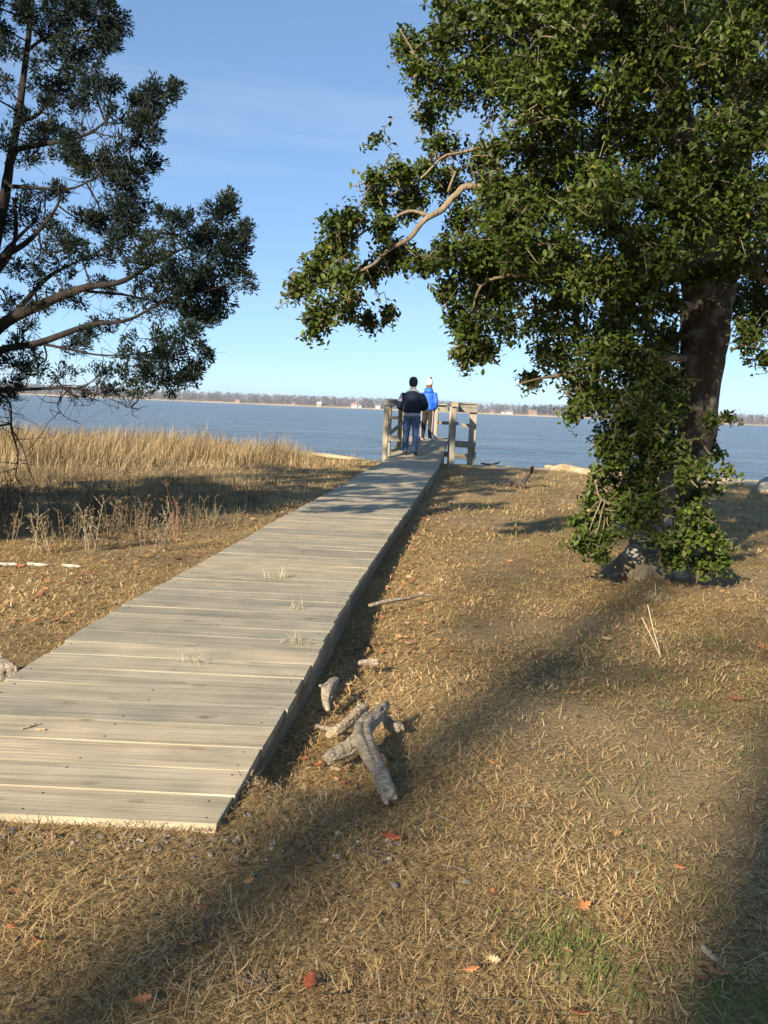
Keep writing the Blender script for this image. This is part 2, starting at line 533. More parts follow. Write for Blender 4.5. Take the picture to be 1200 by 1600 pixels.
_zz = np.convolve(np.pad(_zz, 4, mode='edge'), _k, 'valid')
def deck_z(y): return np.interp(y, _yy, _zz)
def gz(x, y): return float(ground_z(np.array([x]), np.array([y]))[0])

def axis(stops):
    out = [stops[0][0]]
    for (a, step), (b, _) in zip(stops[:-1], stops[1:]):
        n = max(1, int(round((b - a) / step)))
        out += list(a + (b - a) * (np.arange(n) + 1) / n)
    return np.array(out)
gx = axis([(-3000, 600), (-600, 90), (-60, 8), (-14, 0.6), (-5, 0.09), (7, 0.3), (14, 2), (60, 90), (600, 600), (3000, 1)])
gy = axis([(-1500, 300), (-300, 40), (-40, 5), (-5, 0.5), (1, 0.07), (8, 0.14), (20, 0.10), (27, 2), (45, 30), (110, 1)])
XX, YY = np.meshgrid(gx, gy)
ZZ = ground_z(XX.ravel(), YY.ravel()).reshape(XX.shape)
nv_x, nv_y = len(gx), len(gy)
me = bpy.data.meshes.new('ground')
V = np.stack([XX, YY, ZZ], -1).reshape(-1, 3)
i, j = np.meshgrid(np.arange(nv_x - 1), np.arange(nv_y - 1))
q = (j * nv_x + i).ravel()
Lq = np.stack([q, q + 1, q + 1 + nv_x, q + nv_x], 1).ravel()
# where sand shows: along the beach, most of all to the right of the pier
s_ = YY - shore(XX.ravel()).reshape(XX.shape)
sand = np.clip((s_ + 1.6 + 1.2 * np.clip((XX - 4) / 3, 0, 1) + 1.3 * (fbm(XX * 1.5, YY * 1.5, 21, 3) - 0.5)) / 0.9, 0, 1) * np.clip((XX - 1.2) / 1.5, 0.25, 1)
soil = np.clip((fbm(XX * 0.9 + 3, YY * 0.9, 33, 4) - 0.46) * 5, 0, 1)
colr = np.stack([sand, soil, np.zeros_like(sand)], -1).reshape(-1, 3)

m, n, l, b = mat_new('dry lawn ground')
at_ = N(n, 'ShaderNodeVertexColor', layer_name='col')
sep = N(n, 'ShaderNodeSeparateColor'); l.new(at_.outputs['Color'], sep.inputs[0])
tc = N(n, 'ShaderNodeTexCoord')
n1 = N(n, 'ShaderNodeTexNoise', Scale=55.0, Detail=6.0, Roughness=0.7)
n2 = N(n, 'ShaderNodeTexNoise', Scale=2.2, Detail=5.0)
n3 = N(n, 'ShaderNodeTexNoise', Scale=220.0, Detail=3.0)
for t in (n1, n2, n3): l.new(tc.outputs['Object'], t.inputs['Vector'])
th = ramp(n, [(0.30, (0.13, 0.088, 0.040)), (0.5, (0.30, 0.21, 0.095)), (0.72, (0.50, 0.37, 0.18))])
l.new(n1.outputs['Fac'], th.inputs['Fac'])
so = ramp(n, [(0.3, (0.17, 0.12, 0.062)), (0.7, (0.40, 0.295, 0.16))])
l.new(n1.outputs['Fac'], so.inputs['Fac'])
sa = ramp(n, [(0.25, (0.44, 0.34, 0.20)), (0.75, (0.66, 0.54, 0.35))])
l.new(n3.outputs['Fac'], sa.inputs['Fac'])
big = ramp(n, [(0.35, (0.80, 0.78, 0.74)), (0.65, (1.12, 1.1, 1.05))])
l.new(n2.outputs['Fac'], big.inputs['Fac'])
c1 = mixc(n, l, sep.outputs[1], th.outputs['Color'], so.outputs['Color'])
c1 = mixc(n, l, 1.0, c1, big.outputs['Color'], 'MULTIPLY')
c1 = mixc(n, l, sep.outputs[0], c1, sa.outputs['Color'])
l.new(c1, b.inputs['Base Color'])
b.inputs['Roughness'].default_value = 0.95
b.inputs['Specular IOR Level'].default_value = 0.1
bp = N(n, 'ShaderNodeBump', Strength=0.8, Distance=0.02); l.new(n1.outputs['Fac'], bp.inputs['Height'])
l.new(bp.outputs['Normal'], b.inputs['Normal'])
M_GROUND = m
ground = bulk('ground', V, Lq, np.arange(len(q)) * 4, colr, M_GROUND)
ground.data.polygons.foreach_set('use_smooth', [True] * len(ground.data.polygons))
tag(ground, kind='structure')

# ------------------------------------------------------------------ water
m, n, l, b = mat_new('rippled river water')
geo = N(n, 'ShaderNodeNewGeometry')
mp = N(n, 'ShaderNodeMapping', Scale=(0.55, 1.0, 1.0), Rotation=(0, 0, math.radians(8)))
l.new(geo.outputs['Position'], mp.inputs['Vector'])
wv1 = N(n, 'ShaderNodeTexNoise', Scale=0.85, Detail=5.0, Roughness=0.6, Distortion=0.3)
wv2 = N(n, 'ShaderNodeTexNoise', Scale=0.12, Detail=4.0, Roughness=0.6)
for t in (wv1, wv2): l.new(mp.outputs[0], t.inputs['Vector'])
b.inputs['Base Color'].default_value = (0.050, 0.068, 0.075, 1)
cr = ramp(n, [(0.35, (0.052, 0.064, 0.064)), (0.7, (0.115, 0.128, 0.122))])
l.new(wv2.outputs['Fac'], cr.inputs['Fac']); l.new(cr.outputs['Color'], b.inputs['Base Color'])
b.inputs['Roughness'].default_value = 0.20
b.inputs['Specular IOR Level'].default_value = 0.5
b.inputs['IOR'].default_value = 1.33
bp = N(n, 'ShaderNodeBump', Strength=1.0, Distance=1.3); l.new(wv1.outputs['Fac'], bp.inputs['Height'])
bp2 = N(n, 'ShaderNodeBump', Strength=0.8, Distance=2.6); l.new(wv2.outputs['Fac'], bp2.inputs['Height']); l.new(bp.outputs['Normal'], bp2.inputs['Normal'])
l.new(bp2.outputs['Normal'], b.inputs['Normal'])
M_WATER = m
wx = axis([(-9000, 1500), (-600, 40), (-60, 2.0), (60, 40), (600, 1500), (9000, 1)])
wy = axis([(18, 0.5), (60, 3), (200, 40), (1200, 700), (9000, 1)])
WX, WY = np.meshgrid(wx, wy)
fade = np.clip(1 - (np.hypot(WX, WY) - 40) / 120, 0, 1)
WZ = WATER_Z + fade * 0.10 * (fbm(WX * 0.35, WY * 0.8, 50, 4) - 0.5)
i, j = np.meshgrid(np.arange(len(wx) - 1), np.arange(len(wy) - 1))
q = (j * len(wx) + i).ravel()
water = bulk('water', np.stack([WX, WY, WZ], -1).reshape(-1, 3), np.stack([q, q + 1, q + 1 + len(wx), q + len(wx)], 1).ravel(), np.arange(len(q)) * 4, None, M_WATER)
water.data.polygons.foreach_set('use_smooth', [True] * len(water.data.polygons))
tag(water, kind='structure')

# ------------------------------------------------------------------ the far shore: bank, wood, houses
FX = np.array([-4000, -1600, -900, -400, 0, 300, 700, 1500, 4000.0])
FY = np.array([2600, 1750, 1500, 1330, 1260, 1180, 1250, 1450, 2400.0])
def far_y(x): return np.interp(x, FX, FY) + 22 * (vnoise(np.asarray(x) / 90.0, np.zeros_like(np.asarray(x, float)), 77) - 0.5)
fxs = axis([(-4000, 60), (-1500, 15), (1500, 60), (4000, 1)])
rows = [(-6, -0.9), (2, 0.1), (10, 0.7), (16, 1.6), (30, 2.2), (120, 3.0), (900, 8.0), (5000, 8.0)]
FVt = np.stack([np.stack([fxs, far_y(fxs) + d, np.full_like(fxs, z) + (0.6 * vnoise(fxs / 35, fxs * 0 + k, 5) if k > 2 else 0)], -1) for k, (d, z) in enumerate(rows)])
i, j = np.meshgrid(np.arange(len(fxs) - 1), np.arange(len(rows) - 1))
q = (j * len(fxs) + i).ravel()
fc = np.zeros((len(rows), len(fxs), 3))
for k in range(len(rows)):
    fc[k] = (0.50, 0.40, 0.27) if k < 3 else (0.20, 0.155, 0.10)
fc *= (0.75 + 0.5 * vnoise(FVt[..., 0] / 25, FVt[..., 1] / 25, 3))[..., None]
far = bulk('far_bank', FVt.reshape(-1, 3), np.stack([q, q + 1, q + 1 + len(fxs), q + len(fxs)], 1).ravel(), np.arange(len(q)) * 4, fc.reshape(-1, 3), attr_mat('far bank soil', 0.95, 0, 0.1))
tag(far, kind='structure')

def far_wood():
    nt = 4200
    x = rng.uniform(-1500, 1500, nt)
    dep = 18 + 75 * rng.random(nt) ** 1.3
    y = far_y(x) + dep
    z = 1.8 + 0.010 * dep
    h = (8.8 + 4.0 * rng.random(nt)) * (0.78 + 0.45 * vnoise(x / 60, y / 60, 8))
    ever = (vnoise(x / 110, y / 110, 14) + 0.35 * rng.random(nt)) > 0.92
    parts = []
    # trunk: a thin three sided spike
    def tri_cloud(count, spread, zlo, zhi, sz, colf):
        n_ = nt * count
        t = np.repeat(np.arange(nt), count)
        u = rng.random(n_)
        hh = zlo + (zhi - zlo) * u
        rad = spread * np.sqrt(np.clip(1 - ((hh - 0.6) / 0.45) ** 2, 0.05, 1)) * h[t]
        a = rng.uniform(0, 2 * np.pi, n_); rr = rad * np.sqrt(rng.random(n_))
        p = np.stack([x[t] + rr * np.cos(a), y[t] + rr * np.sin(a), z[t] + hh * h[t]], 1)
        s_ = sz * h[t]
        d1 = rng.normal(0, 1, (n_, 3)); d1[:, 2] = np.abs(d1[:, 2]) + 0.5
        d1 /= np.linalg.norm(d1, axis=1, keepdims=True)
        d2 = np.cross(d1, rng.normal(0, 1, (n_, 3))); d2 /= np.linalg.norm(d2, axis=1, keepdims=True)
        Vv = np.stack([p - d2 * (0.32 * s_)[:, None], p + d2 * (0.32 * s_)[:, None], p + d1 * (1.2 * s_)[:, None]], 1)
        c = colf(t, u)
        return Vv, np.arange(n_ * 3), np.arange(n_) * 3, np.repeat(c[:, None], 3, 1)
    tone = 0.8 + 0.45 * rng.random(nt)
    def cf(t, u):
        c = np.array([0.150, 0.130, 0.125])[None] * tone[t][:, None]
        c = np.where(ever[t][:, None], np.array([[0.05, 0.062, 0.04]]), c)
        return c * (0.85 + 0.3 * rng.random(len(t)))[:, None]
    parts.append(tri_cloud(42, 0.26, 0.14, 1.0, 0.125, cf))
    # trunks
    s_ = 0.018 * h
    a0 = np.stack([x, y, z - 0.5], 1)
    Vv = np.stack([a0 - np.stack([s_, 0 * s_, 0 * s_], 1), a0 + np.stack([s_, 0 * s_, 0 * s_], 1), a0 + np.stack([0 * s_, s_ * 1.7, 0 * s_], 1), a0 + np.stack([0 * s_, 0 * s_, h * 0.95], 1)], 1)
    idx = (np.arange(nt)[:, None] * 4 + np.array([[0, 1, 3, 1, 2, 3, 2, 0, 3]])).ravel()
    parts.append((Vv, idx, np.arange(nt * 3) * 3, np.repeat((np.array([[0.17, 0.145, 0.13]]) * tone[:, None])[:, None], 4, 1)))
    # brush along the bank
    nb = 9000
    bx_ = rng.uniform(-1500, 1500, nb); by_ = far_y(bx_) + rng.uniform(9, 24, nb)
    p = np.stack([bx_, by_, 1.0 + rng.random(nb) * 1.4], 1)
    d1 = rng.normal(0, 1, (nb, 3)); d1[:, 2] = np.abs(d1[:, 2]) + 0.3
    d2 = rng.normal(0, 1, (nb, 3))
    Vv = np.stack([p - d2 * 0.6, p + d2 * 0.6, p + d1 * 1.3], 1)
    bc = np.where(rng.random(nb)[:, None] < 0.5, np.array([[0.22, 0.16, 0.09]]), np.array([[0.12, 0.09, 0.07]]))
    parts.append((Vv, np.arange(nb * 3), np.arange(nb) * 3, np.repeat(bc[:, None], 3, 1)))
    V_, L_, S_, C_ = merge(parts)
    o = bulk('far_wood', V_, L_, S_, C_, M_FARTREE)
    tag(o, 'long band of leafless grey-brown woodland along the far shore', 'woodland', kind='stuff')
far_wood()

M_HWHITE = simple('white siding', (0.46, 0.45, 0.44), 0.6, 0.05, 1, 0)
M_HCREAM = simple('cream siding', (0.36, 0.29, 0.22), 0.7, 0.08, 1, 0)
M_HROOF = simple('grey shingle roof', (0.16, 0.15, 0.15), 0.8, 0.2, 1, 0)
M_HRED = simple('brown red roof', (0.32, 0.16, 0.10), 0.8, 0.2, 1, 0)
M_HGLASS = simple('dark window glass', (0.04, 0.05, 0.06), 0.2, 0.1, 1, 0, spec=0.6)
def far_house(px, w, h, wallm, roofm, label, back=12.0, rot=0.0):
    # the direction of the pixel column fixes where along the shore it stands
    d = ray(px, 640); w *= 0.85; h *= 0.8
    y0 = 1200.0
    for _ in range(12): y0 = float(far_y(np.array([d[0] * y0]))[0]) + back
    base = Vector((d[0] * y0, y0, 1.0))
    r = empty('shore_house', base)
    tag(r, label, 'house', 'houses on the far shore')
    R_ = Matrix.Translation(base) @ Matrix.Rotation(rot, 4, 'Z')
    dp = w * 0.75
    mb = MB(); mb.box(None, (w, dp, h + 1), mat=R_ @ Matrix.Translation((0, 0, (h - 1) / 2))); mb.build('wall', wallm, r)
    rh = w * 0.33; e = 0.4
    mb = MB()
    vs = [R_ @ Vector(p) for p in ((-w/2-e, -dp/2-e, h), (w/2+e, -dp/2-e, h), (w/2+e, dp/2+e, h), (-w/2-e, dp/2+e, h), (-w/2-e, 0, h+rh), (w/2+e, 0, h+rh))]
    mb.add(vs, [(0, 1, 5, 4), (2, 3, 4, 5), (0, 4, 3), (1, 2, 5), (0, 3, 2, 1)])
    rf = mb.build('roof', roofm, r)
    mb = MB(); mb.box(None, (0.9, 0.9, 2.0), mat=R_ @ Matrix.Translation((w * 0.28, 0.6, h + rh * 0.8))); mb.build('chimney', M_HCREAM, rf)
    nwin = 3
    for k in range(nwin):
        for zz in ([h * 0.5] if h < 4.5 else [h * 0.27, h * 0.72]):
            mb = MB(); mb.box(None, (w * 0.13, 0.12, h * 0.22), mat=R_ @ Matrix.Translation(((k - 1) * w * 0.3, -dp/2 - 0.02, zz))); mb.build('window', M_HGLASS, r)
far_house(371, 7, 3.2, M_HCREAM, M_HRED, 'small cream house with reddish roof, leftmost on the far shore', 10)
far_house(458, 6, 3.4, M_HCREAM, M_HROOF, 'tan cottage half hidden by brush, second from left on far shore', 14, 0.3)
far_house(499, 8, 4.6, M_HCREAM, M_HWHITE, 'cream house with bright pale roof, left of the pier on far shore', 11, -0.2)
far_house(553, 9, 5.4, M_HWHITE, M_HRED, 'tall white house with reddish brown roof on far shore', 12, 0.15)
far_house(562, 6, 3.4, M_HWHITE, M_HROOF, 'low white annex right of the tall white far house', 10, 0.1)
far_house(591, 8, 4.8, M_HWHITE, M_HROOF, 'white gabled house just left of the pier post, on far shore', 10, -0.3)
far_house(769, 6, 3.2, M_HCREAM, M_HROOF, 'small tan house just right of the pier on far shore', 14, 0.2)
far_house(786, 6, 3.0, M_HWHITE, M_HROOF, 'small white low building at the far water edge, right of pier', 9, 0.0)
far_house(796, 11, 3.6, M_HWHITE, M_HROOF, 'long white house right of the pier on far shore', 13, -0.1)
far_house(832, 12, 3.6, M_HCREAM, M_HRED, 'long tan house, rightmost seen on the far shore', 15, 0.1)

# ------------------------------------------------------------------ boardwalk and pier
WIDTH = 1.22
DIR = math.atan(0.0955)
walk = empty('boardwalk', (float(deck_x(2.62)), 2.62, 0))
tag(walk, 'grey weathered plank boardwalk leading to a small railed pier', 'boardwalk')
def plank_mesh(w, L, t, seed, skew=0.0):
    """a board with worn corners, slightly cupped and with uneven ends"""
    r = random.Random(seed)
    xs = [-L / 2, -L / 6, L / 6, L / 2]
    e = 0.0012
    prof = [(-w/2, -t/2), (-w/2, t/2 - e), (-w/2 + e, t/2), (0, t/2 - r.uniform(0, 0.0015)), (w/2 - e, t/2), (w/2, t/2 - e), (w/2, -t/2)]
    vs = []; tw = r.uniform(-0.003, 0.003); bow = r.uniform(-0.003, 0.003)
    for k, x in enumerate(xs):
        for (y, z) in prof:
            vs.append((x + skew * y + (r.uniform(-0.002, 0.002) if k in (0, 3) else 0), y + bow * math.cos(x * 2.4), z + tw * x * y / w))
    np_ = len(prof); fs = []
    for k in range(3):
        for q_ in range(np_):
            q2 = (q_ + 1) % np_
            fs.append((k * np_ + q_, k * np_ + q2, (k + 1) * np_ + q2, (k + 1) * np_ + q_))
    fs.append(tuple(range(np_))); fs.append(tuple(3 * np_ + q_ for q_ in reversed(range(np_))))
    me = bpy.data.meshes.new('plank')
    me.from_pydata(vs, [], fs); me.update()
    bm_ = bmesh.new(); bm_.from_mesh(me); bmesh.ops.recalc_face_normals(bm_, faces=bm_.faces); bm_.to_mesh(me); bm_.free()
    me.materials.append(M_PLANK)
    return me
PITCHW = 0.189
plank_lib = {}
rp = random.Random(4)
y = 2.62 + 0.0945
nails = MB()
pidx = 0
while y < 25.75:
    key = (pidx % 24, y < 8.0)
    if key not in plank_lib: plank_lib[key] = plank_mesh(PITCHW - 0.0026, WIDTH, 0.036, 100 + key[0], 0.075 if key[1] else 0.03)
    o = bpy.data.objects.new('plank', plank_lib[key]); sc.collection.objects.link(o)
    o.parent = walk
    z = float(deck_z(y)); sl = math.atan((float(deck_z(y + 0.3)) - float(deck_z(y - 0.3))) / 0.6)
    yaw = -np.interp(y, [2.6, 6, 20, 26], [0.012, 0.035, 0.075, 0.09]) + rp.uniform(-0.006, 0.006)
    off = rp.uniform(-0.003, 0.003) + (rp.uniform(-0.012, 0.012) if rp.random() < 0.10 else 0)
    loc = Vector((float(deck_x(y)) + off, y, z - 0.018 + rp.uniform(-0.0012, 0.0012)))
    o.location = loc - walk.location
    o.rotation_euler = (sl + rp.uniform(-0.008, 0.008), rp.uniform(-0.003, 0.003), yaw + (math.pi if rp.random() < 0 else 0))
    o.scale = (1 + rp.uniform(-0.004, 0.004), 1, 1)
    for v in (-0.56, 0.02, 0.56):
        for uu in (-0.056, 0.054):
            if rp.random() < 0.85:
                c = loc + Vector((v + rp.uniform(-0.012, 0.012) + off * 0, uu + v * yaw * 1.0, 0.0188 + uu * math.tan(sl)))
                nails.ball(c, (0.0042, 0.0042, 0.0016), 6, 4)
    y += PITCHW
    pidx += 1
    if rp.random() < 0.09: y += 0.010
tag(nails.build('nail_heads', M_NAIL, walk), kind='stuff')
# side boards and centre joist follow the deck in lengths of about 2.4 m
def stringer(v, y0, y1, hgt=0.15, th=0.042):
    mb = MB()
    ys = np.linspace(y0, y1, 7)
    pts = []
    for yy_ in ys:
        pts.append(Vector((float(deck_x(yy_)) + v, yy_, float(deck_z(yy_)) - 0.0385 - hgt / 2)))
    for a, b_ in zip(pts[:-1], pts[1:]):
        pass
    vs = []; n_ = len(pts)
    for p in pts:
        for dx, dz in ((-th/2, -hgt/2), (th/2, -hgt/2), (th/2, hgt/2), (-th/2, hgt/2)):
            vs.append((p.x + dx, p.y, p.z + dz))
    fs = []
    for k in range(n_ - 1):
        for q_ in range(4):
            q2 = (q_ + 1) % 4
            fs.append((k*4+q_, k*4+q2, (k+1)*4+q2, (k+1)*4+q_))
    fs += [(3, 2, 1, 0), tuple((n_-1)*4+q_ for q_ in range(4))]
    mb.add(vs, fs)
    mid = pts[n_ // 2]
    return mb.build('side_board' if abs(v) > 0.3 else 'joist', M_SIDE, walk, org=mid)
yb = 2.66
lens = [2.3, 2.4, 2.4, 2.4, 2.4, 2.4, 2.4, 2.4, 2.2, 1.7]
for L_ in lens:
    for v in (-0.578, 0.0, 0.578):
        stringer(v + random.uniform(-0.008, 0.008), yb + 0.004, yb + L_ - 0.004)
    yb += L_
# front board below the first plank
mb = MB(); mb.box((0, 0, 0), (WIDTH - 0.05, 0.035, 0.06)); 
fb = mb.build('front_board', M_PLANK, walk, org=(0, 0, 0)); fb.location = Vector((float(deck_x(2.65)), 2.672, -0.025)) - walk.location

# --- pier posts and rails
def post(x, y, z0, z1, s, mat=M_POST, rz=-DIR, lean=(0, 0)):
    mb = MB()
    h = z1 - z0; c = 0.008
    prof = []
    for zz, k in ((0, 0), (h - c, 0), (h, c)):
        a = s / 2 - k
        prof.append([(-a + 0.006, -a), (a - 0.006, -a), (a, -a + 0.006), (a, a - 0.006), (a - 0.006, a), (-a + 0.006, a), (-a, a - 0.006), (-a, -a + 0.006)])
        prof[-1] = [(px, py, zz) for px, py in prof[-1]]
    vs = [p for ring in prof for p in ring]
    fs = []
    for k in range(2):
        for q_ in range(8):
            q2 = (q_ + 1) % 8
            fs.append((k*8+q_, k*8+q2, (k+1)*8+q2, (k+1)*8+q_))
    fs += [tuple(range(7, -1, -1)), tuple(16 + k for k in range(8))]
    mb.add(vs, fs)
    o = mb.build('post', mat, walk, org=(0, 0, 0))
    o.location = Vector((x, y, z0)) - walk.location
    o.rotation_euler = (lean[0], lean[1], rz)
    return o
def rail(a, b, w, h, mat=M_RAIL, name='rail', up=(0, 0, 1)):
    """a sawn board between two points; its own frame runs along local x"""
    a, b = Vector(a), Vector(b)
    d = (b - a); L = d.length; d.normalize()
    s = Vector(up).cross(d).normalized(); u = d.cross(s)
    mb = MB()
    bv = 0.005
    prof = [(-w/2 + bv, -h/2), (w/2 - bv, -h/2), (w/2, -h/2 + bv), (w/2, h/2 - bv), (w/2 - bv, h/2), (-w/2 + bv, h/2), (-w/2, h/2 - bv), (-w/2, -h/2 + bv)]
    vs = [(x, p, q_) for x in (-L/2, L/2) for p, q_ in prof]
    fs = [(k, 8 + k, 8 + (k + 1) % 8, (k + 1) % 8) for k in range(8)] + [tuple(range(8)), tuple(15 - k for k in range(8))]
    mb.add(vs, fs)
    o = mb.build(name, mat, walk, org=(0, 0, 0))
    M = Matrix(((d.x, s.x, u.x, 0), (d.y, s.y, u.y, 0), (d.z, s.z, u.z, 0), (0, 0, 0, 1)))
    M.translation = (a + b) / 2 - walk.location
    o.matrix_basis = M
    return o
def left_x(y): return float(deck_x(y)) - 0.665
def right_x(y): return float(deck_x(y)) + 0.675
# tall outer posts
post(0.0, 21.715, -0.7, 1.50, 0.165)
post(1.975, 21.715, -0.7, 1.435, 0.17, lean=(0, 0.012))
# boards of the wings, facing the land
rail((-0.075, 21.600, 1.455), (0.30, 21.570, 1.455), 0.045, 0.14)
rail((-0.085, 21.602, 1.10), (0.29, 21.572, 1.10), 0.045, 0.075)
rail((-0.11, 21.600, 0.615), (0.29, 21.570, 0.615), 0.045, 0.13)
rail((1.63, 21.600, 1.385), (2.075, 21.570, 1.385), 0.045, 0.19)
rail((1.60, 21.612, 1.499), (2.085, 21.597, 1.499), 0.16, 0.035, name='cap_board')
rail((1.74, 21.80, 0.985), (2.09, 21.79, 0.975), 0.04, 0.085)
rail((1.52, 21.600, 0.555), (2.075, 21.570, 0.545), 0.045, 0.15)
rail((1.985, 21.82, 0.33), (2.06, 21.50, 0.30), 0.05, 0.17, name='beam_end')
rail((1.42, 22.6, 0.26), (2.12, 22.5, 0.20), 0.07, 0.13, name='cross_beam')
rail((0.05, 22.6, 0.26), (0.75, 22.55, 0.24), 0.07, 0.13, name='cross_beam')
# inner railing posts along both edges of the walkway
post(left_x(20.75), 20.75, -0.5, 1.31, 0.11, lean=(0.0, 0))
post(0.30, 22.35, -0.8, 1.42, 0.10, M_WARMPOST, rz=-DIR)
post(left_x(25.6), 25.6, -1.4, 1.43, 0.095)
post(right_x(20.75) + 0.17, 20.75, -0.5, 1.40, 0.12)
post(right_x(23.6) + 0.03, 23.6, -1.4, 1.41, 0.09)
post(right_x(25.6), 25.6, -1.4, 1.42, 0.09)
post(1.335, 25.62, -1.4, 1.40, 0.095)
# end block on the right hand rail, seen end-on from the land
rail((right_x(20.75) + 0.17, 20.62, 1.461), (right_x(20.75) + 0.195, 21.5, 1.465), 0.145, 0.115, name='cap_board')
rail((right_x(20.75) + 0.195, 21.505, 1.465), (right_x(25.6) + 0.03, 25.7, 1.465), 0.13, 0.04, name='cap_board')
rail((right_x(20.75) + 0.08, 20.70, 0.70), (right_x(25.6) - 0.02, 25.6, 0.98), 0.04, 0.09)
# left railing climbs with the ramp
rail((left_x(20.75), 20.68, 1.34), (0.262, 22.35, 1.48), 0.14, 0.04, name='cap_board')
rail((0.262, 22.36, 1.48), (left_x(25.6), 25.7, 1.48), 0.14, 0.04, name='cap_board')
rail((left_x(20.75) + 0.07, 20.72, 0.735), (0.345, 22.36, 0.955), 0.04, 0.09)
rail((0.345, 22.37, 0.955), (left_x(25.6) + 0.07, 25.6, 1.0), 0.04, 0.09)
# railing across the end, over the water
rail((left_x(25.6), 25.66, 1.38), (1.60, 25.66, 1.38), 0.04, 0.15)
rail((1.605, 25.66, 1.355), (right_x(25.6) + 0.12, 25.66, 1.35), 0.04, 0.11)
rail((left_x(25.6), 25.66, 1.475), (right_x(25.6) - 0.08, 25.60, 1.475), 0.14, 0.035, name='cap_board')
rail((left_x(25.6), 25.66, 0.97), (right_x(25.6) + 0.2, 25.66, 0.975), 0.04, 0.09)
rail((left_x(25.75) + 0.05, 25.77, 0.47), (right_x(25.75) - 0.05, 25.77, 0.47), 0.045, 0.15, name='rim_board')
for xx, yy_ in ((left_x(23.6) + 0.1, 23.6), (right_x(22.2) - 0.12, 22.3)):
    post(xx, yy_, -1.4, 0.45, 0.14)

# ------------------------------------------------------------------ holly tree at the right
hb = on(1015, 893)
HB = Vector((hb.x, hb.y, 0))
holly = empty('holly_tree', HB)
tag(holly, 'broad evergreen tree with glossy green leaves and pale buttressed trunk, right of boardwalk', 'tree')
def tp(x, y, D, r): p = at(x, y, D); return (p.x, p.y, p.z, r)
def img_path(pts, n=6): return spline([tp(*p) for p in pts], n)
mb = MB()
TD = HB.y + 0.02
trunk_path = img_path([(1018, 905, TD, 0.20), (1030, 850, TD, 0.17), (1062, 765, TD + 0.08, 0.135), (1088, 690, TD + 0.1, 0.155), (1094, 600, TD + 0.1, 0.175), (1103, 500, TD + 0.1, 0.21), (1112, 420, TD + 0.1, 0.22)], 6)
mb.tube(trunk_path[:, :3], trunk_path[:, 3], 14)
# the two main stems above, out of the picture
stem1 = img_path([(1105, 450, TD + 0.1, 0.22), (1090, 300, TD + 0.2, 0.16), (1040, 120, TD + 0.35, 0.13), (1010, -80, TD + 0.45, 0.09), (1000, -330, TD + 0.5, 0.04)], 6)
stem2 = img_path([(1108, 440, TD + 0.1, 0.20), (1140, 300, TD, 0.15), (1160, 100, TD - 0.1, 0.12), (1180, -120, TD - 0.1, 0.08), (1200, -380, TD, 0.035)], 6)
for s_ in (stem1, stem2): mb.tube(s_[:, :3], s_[:, 3], 10)
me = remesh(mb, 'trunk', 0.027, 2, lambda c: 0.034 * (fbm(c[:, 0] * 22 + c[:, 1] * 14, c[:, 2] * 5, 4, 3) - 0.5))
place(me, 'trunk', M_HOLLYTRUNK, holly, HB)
# buttress roots
mb = MB()
for pts in ([(992, 850, TD - 0.16, 0.035), (982, 872, TD - 0.24, 0.07), (958, 893, TD - 0.28, 0.07), (925, 905, TD - 0.22, 0.03)],
            [(990, 845, TD - 0.16, 0.03), (1000, 858, TD - 0.20, 0.075), (1010, 885, TD - 0.30, 0.095), (1000, 910, TD - 0.40, 0.06), (1005, 922, TD - 0.46, 0.02)],
            [(1015, 862, TD - 0.16, 0.08), (1045, 890, TD - 0.30, 0.10), (1075, 908, TD - 0.30, 0.04)],
            [(1020, 880, TD + 0.1, 0.14), (1060, 893, TD + 0.3, 0.09), (1110, 897, TD + 0.4, 0.03)],
            [(995, 858, TD - 0.1, 0.07), (1003, 890, TD - 0.22, 0.09), (970, 908, TD - 0.30, 0.035)],
            [(1010, 880, TD - 0.25, 0.08), (1035, 905, TD - 0.36, 0.06), (1060, 918, TD - 0.42, 0.02)]):
    p = img_path(pts, 5)
    mb.tube(p[:, :3], np.maximum(p[:, 3], 0.015), 10)
# a cut stub low on the trunk
p = img_path([(995, 862, TD - 0.1, 0.04), (986, 846, TD - 0.14, 0.022), (984, 842, TD - 0.15, 0.02)], 3)
mb.tube(p[:, :3], p[:, 3], 8)
me = remesh(mb, 'root_flare', 0.014, 2, lambda c: 0.034 * (fbm(c[:, 0] * 14 + c[:, 1] * 9, c[:, 2] * 9, 14, 3) - 0.5))
place(me, 'root_flare', M_HOLLYBARK, holly, HB)
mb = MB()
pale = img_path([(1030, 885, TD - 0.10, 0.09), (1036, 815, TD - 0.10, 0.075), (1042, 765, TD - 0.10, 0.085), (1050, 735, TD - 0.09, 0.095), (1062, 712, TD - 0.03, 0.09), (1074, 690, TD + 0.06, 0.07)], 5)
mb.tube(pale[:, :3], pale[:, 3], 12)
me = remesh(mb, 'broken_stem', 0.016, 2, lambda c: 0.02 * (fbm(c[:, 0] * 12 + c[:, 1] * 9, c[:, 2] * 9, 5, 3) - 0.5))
bs = place(me, 'broken_stem', M_HOLLYBARK, holly, HB); bs['label'] = 'pale broken stem low on the trunk'

